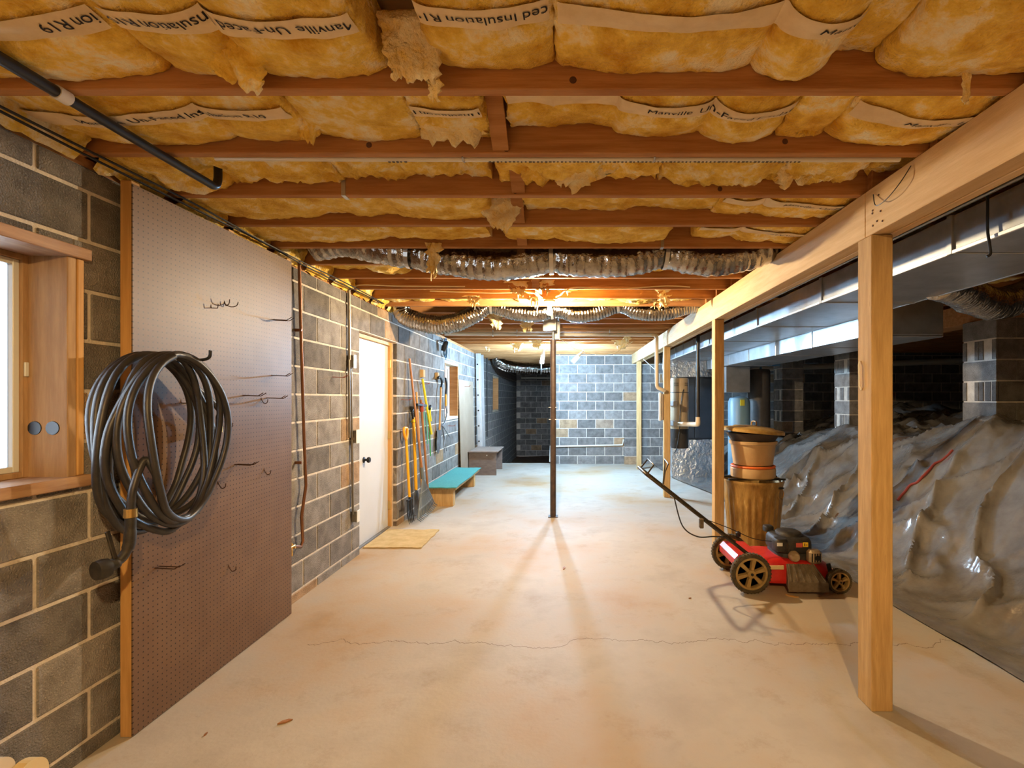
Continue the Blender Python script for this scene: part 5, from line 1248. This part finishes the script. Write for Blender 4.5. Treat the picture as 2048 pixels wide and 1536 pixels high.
MB().box(1.755, 1.803, 3.7965, 3.799, 0.312, 0.345).build('red_label', M['sticker_r'], mw)
MB().box(1.808, 1.848, 3.7965, 3.799, 0.315, 0.350).build('yellow_label', M['sticker_y'], mw)
MB().box(1.818, 1.824, 3.7955, 3.7965, 0.322, 0.343).box(1.829, 1.842, 3.7955, 3.7965, 0.328, 0.333).build('warning_mark', M['ink'], mw)['kind'] = 'stuff'
T = Matrix.Translation((1.735, 3.80, 0.245)) @ Matrix.Rotation(PI / 2, 4, 'X')
MB().lathe([(0, 0.045), (0.030, 0.045), (0.040, 0.03), (0.042, 0.0), (0.0, 0)], 20, T).build('air_filter', M['engine_metal'], mw, 50)
mu = MB().box(1.835, 1.935, 3.745, 3.82, 0.195, 0.30, 0.018).build('muffler_guard', M['engine_metal'], mw)
for i in range(4): MB().box(1.85 + i * 0.02, 1.858 + i * 0.02, 3.742, 3.747, 0.215, 0.28).build('guard_slot', M['black_iron'], mu)
T = Matrix.Translation((1.895, 3.742, 0.245)) @ Matrix.Rotation(PI / 2, 4, 'X'); MB().lathe([(0, 0.006), (0.016, 0.006), (0.02, 0)], 14, T).build('exhaust_port', M['black_iron'], mu)
# handle: two folded-up tubes joined at the grip
TIP = Vector((0.584, 0, 0.889)); FT = Vector((1.43, 0, 0.225))
MB().tube([Vector((FT.x, 3.80, FT.z)), Vector((0.64, 3.74, 0.846)), Vector((TIP.x + 0.01, 3.76, TIP.z - 0.008)), Vector((TIP.x, 3.82, TIP.z)), Vector((TIP.x, 4.10, TIP.z)), Vector((TIP.x + 0.01, 4.16, TIP.z - 0.008)), Vector((0.64, 4.18, 0.846)), Vector((FT.x, 4.12, FT.z))], 0.0125, 10).build('handlebar', M['handle'], mw, True)
for yy in (3.775, 4.145):
    MB().tube([(1.46, yy, 0.20), (1.02, yy - 0.0, 0.546)], 0.0135, 10).build('lower_handle', M['handle'], mw, True)
    kx = 1.03; MB().tube([(kx, yy - 0.035, 0.535), (kx, yy + 0.035, 0.535)], 0.008, 8).build('bolt', M['black_iron'], mw)
MB().box(0.985, 1.015, 3.69, 3.725, 0.485, 0.555, 0.004).build('wing_knob', M['chute'], mw)
MB().tube([(0.72, 3.75, 0.79), (0.74, 3.77, 0.90), (0.77, 3.80, 0.955), (0.80, 4.10, 0.955), (0.81, 4.14, 0.90), (0.80, 4.17, 0.735)], 0.005, 6).build('bail', M['handle'], mw, True)
MB().tube([(0.60, 3.78, 0.875), (0.655, 3.78, 0.95), (0.66, 4.1, 0.955), (0.60, 4.1, 0.88)], 0.006, 6).build('bail', M['handle'], mw, True)
MB().tube(smooth_path([(0.80, 3.74, 0.72), (0.86, 3.72, 0.50), (0.97, 3.71, 0.42), (1.10, 3.73, 0.415), (1.20, 3.76, 0.40)]), 0.005, 6).build('control_cable', M['black_cable'], mw, True)
MB().tube(smooth_path([(1.05, 3.80, 0.53), (1.25, 3.84, 0.45), (1.45, 3.87, 0.36), (1.62, 3.89, 0.33)]), 0.003, 6).build('starter_cord', M['black_cable'], mw, True)
T = Matrix.Translation((1.43, 4.15, 0.30)); MB().lathe([(0, 0), (0.02, 0), (0.022, 0.03), (0.0, 0.045)], 10, T).build('fuel_primer', M['black_iron'], mw)

# ---------------------------------------------------------------- trash can with planters stacked on it
XC, YC = 1.835, 4.90
can = thing('trash_can', 'rusty fluted metal trash can standing behind the mower', 'trash can', (XC, YC, 0))
T = Matrix.Translation((XC, YC, 0))
flute = lambda a, z: 1 + 0.022 * math.sin(a * 26) * (1 if 0.06 < z < 0.52 else 0)
MB().lathe([(0.0, 0.012), (0.212, 0.012), (0.218, 0.0), (0.226, 0.012), (0.228, 0.05), (0.232, 0.07), (0.245, 0.20), (0.258, 0.36), (0.270, 0.50), (0.272, 0.55), (0.276, 0.60), (0.285, 0.635), (0.290, 0.65), (0.286, 0.665), (0.276, 0.655), (0.262, 0.55), (0.24, 0.25), (0.0, 0.02)], 130, T, flute).build('body', M['rust'], can, 40)
for a in (-0.9, 2.24):
    c_ = Vector((XC + 0.285 * math.cos(a), YC + 0.285 * math.sin(a), 0.555)); tg = Vector((-math.sin(a), math.cos(a), 0)); nr = Vector((math.cos(a), math.sin(a), 0))
    MB().bar(c_ + tg * -0.022 + Vector((0, 0, 0.055)), c_ + tg * 0.022 + Vector((0, 0, 0.055)), 0.012, 0.05, nr).build('handle_bracket', M['black_iron'], can)
    MB().tube([c_ + nr * 0.004 + tg * 0.05 * math.cos(b) + Vector((0, 0, -0.005 + 0.045 * math.sin(b))) for b in [2 * PI * i / 20 for i in range(21)]], 0.005, 6).build('ring_handle', M['rust'], can, True)
# wooden slat across the can carrying the planters
for yy in (-0.10, 0.10):
    o = MB().box(XC - 0.275, XC + 0.275, YC + yy - 0.02, YC + yy + 0.02, 0.664, 0.680, 0.002).build('slat', M['black_iron'], None)
    tag(o, 'dark slat laid across the rusty trash can rim', 'slat', 'slats across the trash can')
XB_, YB_ = XC - 0.005, YC - 0.01
zl = 0.681
o = MB().lathe([(0.0, 0.0), (0.200, 0.0), (0.212, 0.012), (0.214, 0.085), (0.208, 0.10), (0.19, 0.10), (0.188, 0.012), (0.0, 0.012)], 48, Matrix.Translation((XB_, YB_, zl))).build('planter_saucer', M['planter'], None, 40)
tag(o, 'deep tan plastic saucer resting on slats across the trash can', 'saucer')
o = MB().lathe([(0.190, 0.0), (0.208, 0.002), (0.213, 0.012), (0.208, 0.022), (0.190, 0.024), (0.190, 0.0)], 48, Matrix.Translation((XB_, YB_, zl + 0.1005))).build('orange_ring', M['orange_ring'], None, 40)
tag(o, 'orange ring between the tan saucer and the tan planter', 'ring')
zp = zl + 0.126
o = MB().lathe([(0.0, 0.0), (0.178, 0.0), (0.186, 0.006), (0.212, 0.205), (0.226, 0.208), (0.228, 0.235), (0.222, 0.238), (0.208, 0.236), (0.18, 0.012), (0.0, 0.010)], 48, Matrix.Translation((XB_, YB_, zp))).build('planter', M['planter'], None, 40)
tag(o, 'tan tapered plastic planter stacked above the rusty trash can', 'planter')
o = MB().lathe([(0.0, 0.0), (0.205, 0.0), (0.236, 0.045), (0.258, 0.075), (0.252, 0.078), (0.0, 0.07)], 48, Matrix.Translation((XB_, YB_, zp + 0.2385))).build('dark_tray', M['dark_dirt'], None, 40)
tag(o, 'dark flared tray set in the tan planter under the lid', 'tray')
zt = zp + 0.2385 + 0.078
TL = Matrix.Translation((XB_ + 0.005, YB_, zt + 0.022)) @ Matrix.Rotation(0.085, 4, 'Y')
ld = thing('can_lid', 'rusty round metal lid tilted on top of the planter stack', 'lid', (XB_, YB_, zt))
MB().lathe([(0.276, 0.0), (0.287, -0.020), (0.290, -0.022), (0.291, 0.002), (0.278, 0.016), (0.20, 0.026), (0.18, 0.038), (0.0, 0.050)], 60, TL).build('disc', M['lid'], ld, 40)
MB().lathe([(0.0, 0.0), (0.275, -0.001)], 40, TL).build('underside', M['rust'], ld)
MB().tube(smooth_path([TL @ Vector((0.0, -0.06, 0.048)), TL @ Vector((0.0, -0.05, 0.085)), TL @ Vector((0.0, 0.05, 0.085)), TL @ Vector((0.0, 0.06, 0.048))], 5), 0.008, 8).build('handle', M['rust'], ld, True)

# ---------------------------------------------------------------- central vacuum, pipes, furnace, tanks at the far right
XV, YV, RV = 1.735, 7.70, 0.142
cv = thing('central_vacuum', 'beige cylinder vacuum unit with a black canister mounted near the post', 'vacuum', (XV, YV, 0.68))
T = Matrix.Translation((XV, YV, 0))
MB().lathe([(0.0, 0.99), (RV, 0.99), (RV, 1.745), (RV * 0.96, 1.772), (RV * 0.6, 1.785), (0, 1.79)], 32, T).build('housing', M['vac'], cv, 50)
MB().lathe([(RV + 0.002, 1.55), (RV + 0.004, 1.552), (RV + 0.004, 1.558), (RV + 0.002, 1.56)], 32, T).build('seam_band', M['vac_black'], cv, 50)
MB().lathe([(0.0, 0.69), (RV * 0.93, 0.69), (RV * 0.97, 0.72), (RV * 0.985, 0.988), (0.0, 0.988)], 32, T).build('canister', M['vac_black'], cv, 50)
for zz in (1.70, 1.685, 1.67, 1.655):
    for a0 in (-2.4, -1.2): MB().tube(arc((XV, YV, zz), RV + 0.001, a0, a0 + 0.5, 6, (1, 0, 0), (0, 1, 0)), 0.003, 5).build('vent_slot', M['vac_black'], cv)
MB().tube(smooth_path([(XV + 0.03, YV - RV - 0.012, 1.60), (XV - 0.0, YV - RV - 0.03, 1.5), (XV - 0.03, YV - RV - 0.03, 1.2), (XV - 0.04, YV - RV - 0.03, 0.95), (XV - 0.08, YV - RV - 0.02, 0.7), (XV - 0.12, YV - RV, 0.62)]), 0.006, 6).build('hose_cable', M['black_cable'], cv, True)
MB().box(XV - 0.18, XV - 0.12, YV - 0.4, YV + 0.05, 1.35, 1.42, 0.003).build('bracket', M['galv_dark'], cv)
MB().box(XV - 0.18, XV - 0.12, YV - 0.4, YV + 0.05, 1.05, 1.12, 0.003).build('bracket', M['galv_dark'], cv)
o = MB().tube([(1.515, 7.32, 1.385), (1.62, 7.32, 1.385)], 0.02, 6)
r = thing('vacuum_pipe', 'black pipe dropping to a cream elbow beside the vacuum cylinder', 'pipe', (1.72, 7.0, 1.02))
yv = 6.60; xp = PX(1396, yv); zk = PZ(849, yv)
MB().tube([(xp, yv, 2.52), (xp, yv, zk + 0.07)], 0.025, 12).build('pipe', M['black_pipe'], r, True)
MB().tube([(xp, yv, zk + 0.03), (xp, yv, zk + 0.10)], 0.032, 12).build('coupling', M['pvc'], r, True)
MB().tube(smooth_path([(xp, yv, zk + 0.05), (xp, yv + 0.005, zk + 0.015), (xp - 0.004, yv + 0.05, zk), (xp - 0.02, 6.95, zk - 0.015), (xp - 0.045, 7.35, zk - 0.035), (PX(1358, 7.565), 7.565, zk - 0.045)], 6), 0.034, 12).build('elbow_pipe', M['pvc'], r, True)
r = thing('wall_handset', 'white handset hanging on the far side of the third post', 'telephone', (1.40, 7.25, 1.15))
MB().box(1.375, 1.411, 7.275, 7.345, 1.14, 1.53, 0.012).build('cradle', M['hardboard'], r)
rbox(1.335, 1.376, 7.275, 7.345, 1.13, 1.545, 0.6, ((0, 0.8), (0.06, 1.0), (0.3, 0.8), (0.7, 0.8), (0.94, 1.0), (1.0, 0.8))).build('receiver', M['white_paint'], r, 50)
r = thing('furnace', 'dark slate furnace cabinet with foil-wrapped plenum and base', 'furnace', (2.28, 9.5, 0.0))
MB().box(1.95, 2.72, 9.12, 9.85, 0.70, 1.86, 0.008).build('cabinet', M['furnace'], r)
MB().box(1.97, 2.33, 9.105, 9.119, 0.73, 1.83, 0.004).build('door_panel', M['furnace'], r)
MB().box(2.345, 2.70, 9.105, 9.119, 0.73, 1.83, 0.004).build('door_panel', M['furnace'], r)
def crumple(x0, x1, y0, y1, z0, z1, amp=0.02, n=14):
    mb = MB(); f = lambda x, y, z: (x + amp * fbm(x * 6, y * 6, z * 6), y + amp * fbm(x * 6 + 4, y * 6, z * 6), z + (amp * fbm(x * 6, y * 6 + 8, z * 6) if z > z0 + 0.01 else 0))
    X_ = lambda u: x0 + (x1 - x0) * u; Y_ = lambda u: y0 + (y1 - y0) * u; Z_ = lambda u: z0 + (z1 - z0) * u
    mb.grid(lambda u, v: f(X_(u), y0, Z_(v)), n, n); mb.grid(lambda u, v: f(X_(1 - u), y1, Z_(v)), n, n)
    mb.grid(lambda u, v: f(x0, Y_(1 - u), Z_(v)), n, n); mb.grid(lambda u, v: f(x1, Y_(u), Z_(v)), n, n)
    mb.grid(lambda u, v: f(X_(u), Y_(v), z1), n, n); return mb
crumple(1.90, 2.78, 9.06, 9.9, 0.008, 0.70).build('foil_base', M['foil_wrap'], r, 60)
crumple(1.93, 2.74, 9.10, 9.87, 1.86, 2.16, 0.012).build('foil_plenum', M['foil_wrap'], r, 60)
crumple(1.78, 1.97, 9.0, 9.3, 1.80, 2.17, 0.012).build('foil_elbow', M['foil_wrap'], r, 60)
MB().tube(smooth_path([(1.75, 9.0, 2.2), (1.72, 8.95, 2.0), (1.80, 8.98, 1.86), (1.97, 9.08, 1.80)]), 0.012, 8).build('supply_line', M['white_paint'], r, True)
r = thing('pressure_tank', 'pale blue tank with a yellow tag behind the second post', 'tank', (2.95, 9.2, 0.4))
xt, yt = PX(1478, 8.35), 8.35; zb_ = terr(xt, yt) - 0.12
MB().lathe([(0.0, zb_), (0.16, zb_), (0.18, zb_ + 0.05), (0.18, 1.40), (0.15, 1.47), (0.0, 1.50)], 28, Matrix.Translation((xt, yt, 0))).build('shell', M['tank'], r, 50)
MB().box(xt - 0.045, xt + 0.03, yt - 0.188, yt - 0.178, 1.34, 1.44, 0.002).build('tag', M['yellow_tag'], r)
r = thing('water_heater', 'dark tall cylindrical water heater beside the far block pier', 'water heater', (3.4, 9.0, 0.5))
xt, yt = PX(1517, 8.7), 8.7; zb_ = terr(xt, yt) - 0.12
MB().lathe([(0.0, zb_), (0.19, zb_), (0.195, zb_ + 0.02), (0.195, 1.93), (0.18, 1.97), (0.0, 1.98)], 28, Matrix.Translation((xt, yt, 0))).build('shell', M['tank_dark'], r, 50)
MB().tube([(xt + 0.02, yt - 0.05, 1.97), (xt + 0.02, yt - 0.05, 2.05), (xt + 0.35, yt - 0.05, 2.05)], 0.022, 10).build('supply_pipe', M['blue_pipe'], r, True)
crx0, crx1 = PX(1450, 8.2), PX(1498, 8.2)
o = MB().box(crx0, crx1, 8.15, 8.7, PZ(785, 8.2), 1.988, 0.004).build('duct_boot', M['galv'], None); tag(o, 'square sheet metal duct boot under the return duct', 'duct')

# ---------------------------------------------------------------- small details
r = thing('wall_pipe', 'thin white pipe stepping along the lower back block wall', 'pipe', (0.5, YB - 0.03, 0.4))
yy = YB - 0.025
MB().tube([(PX(1100, yy), yy, 0.05), (PX(1100, yy), yy, PZ(893, yy)), (PX(1245, yy), yy, PZ(890, yy)), (PX(1247, yy), yy, PZ(880, yy)), (1.23, yy, PZ(879, yy))], 0.018, 10).build('pipe', M['pvc_w'], r, True)
o = MB().tube([(-1.78, 18.55, 2.24), (0.2, 18.55, 2.24)], 0.045, 12).build('alcove_pipe', M['pvc_w'], None, True); tag(o, 'pale horizontal pipe fixed across the dark alcove far wall', 'pipe')
o = MB().tube(smooth_path([(1.405, 2.27, 2.40), (1.385, 2.22, 2.33), (1.38, 2.14, 2.325), (1.385, 2.06, 2.36), (1.405, 2.02, 2.415)]), 0.0022, 6).build('wire_loop', M['black_cable'], None, True); tag(o, 'thin dark wire loop hanging on the beam face near the splice', 'wire')
o = MB().tube([(1.40, 9.6, 2.28), (1.62, 9.0, 1.95)], 0.004, 6).build('guy_wire', M['white_paint'], None, True); tag(o, 'thin white wire slanting down from the beam near the back wall', 'wire')
for q, (px, py, l, lab) in enumerate(((1668 / 2.926, 1011 + 1268 / 2.926, 0.030, 'largest dry leaf fragment on the slab'), (411, 1470, 0.012, 'tiny dark crumb on the slab near the pegboard'), (1584, 1193, 0.045, 'pale wood sliver on the slab beside the mower chute'), (1380, 1197, 0.012, 'tiny dark crumb on the slab inside the handle shadow'), (1128, 1137, 0.035, 'small rusty scrap on the slab before the steel column'))):
    d = FD(py); x = PX(px, d)
    T = Matrix.Translation((x, d, 0.0035)) @ Matrix.Rotation(0.5 + q, 4, 'Z')
    mb = MB().ext([(-l, -l * 0.15), (0, -l * 0.32), (l, -0.05 * l), (l * 0.5, l * 0.3), (-l * 0.4, l * 0.28)], -0.003, 0.003, T)
    o = mb.build('floor_scrap', M['tool_wood2'] if q == 2 else M['tool_wood'], None); tag(o, lab, 'debris')

for ob in bpy.data.objects:
    if '_o' in ob: del ob['_o']
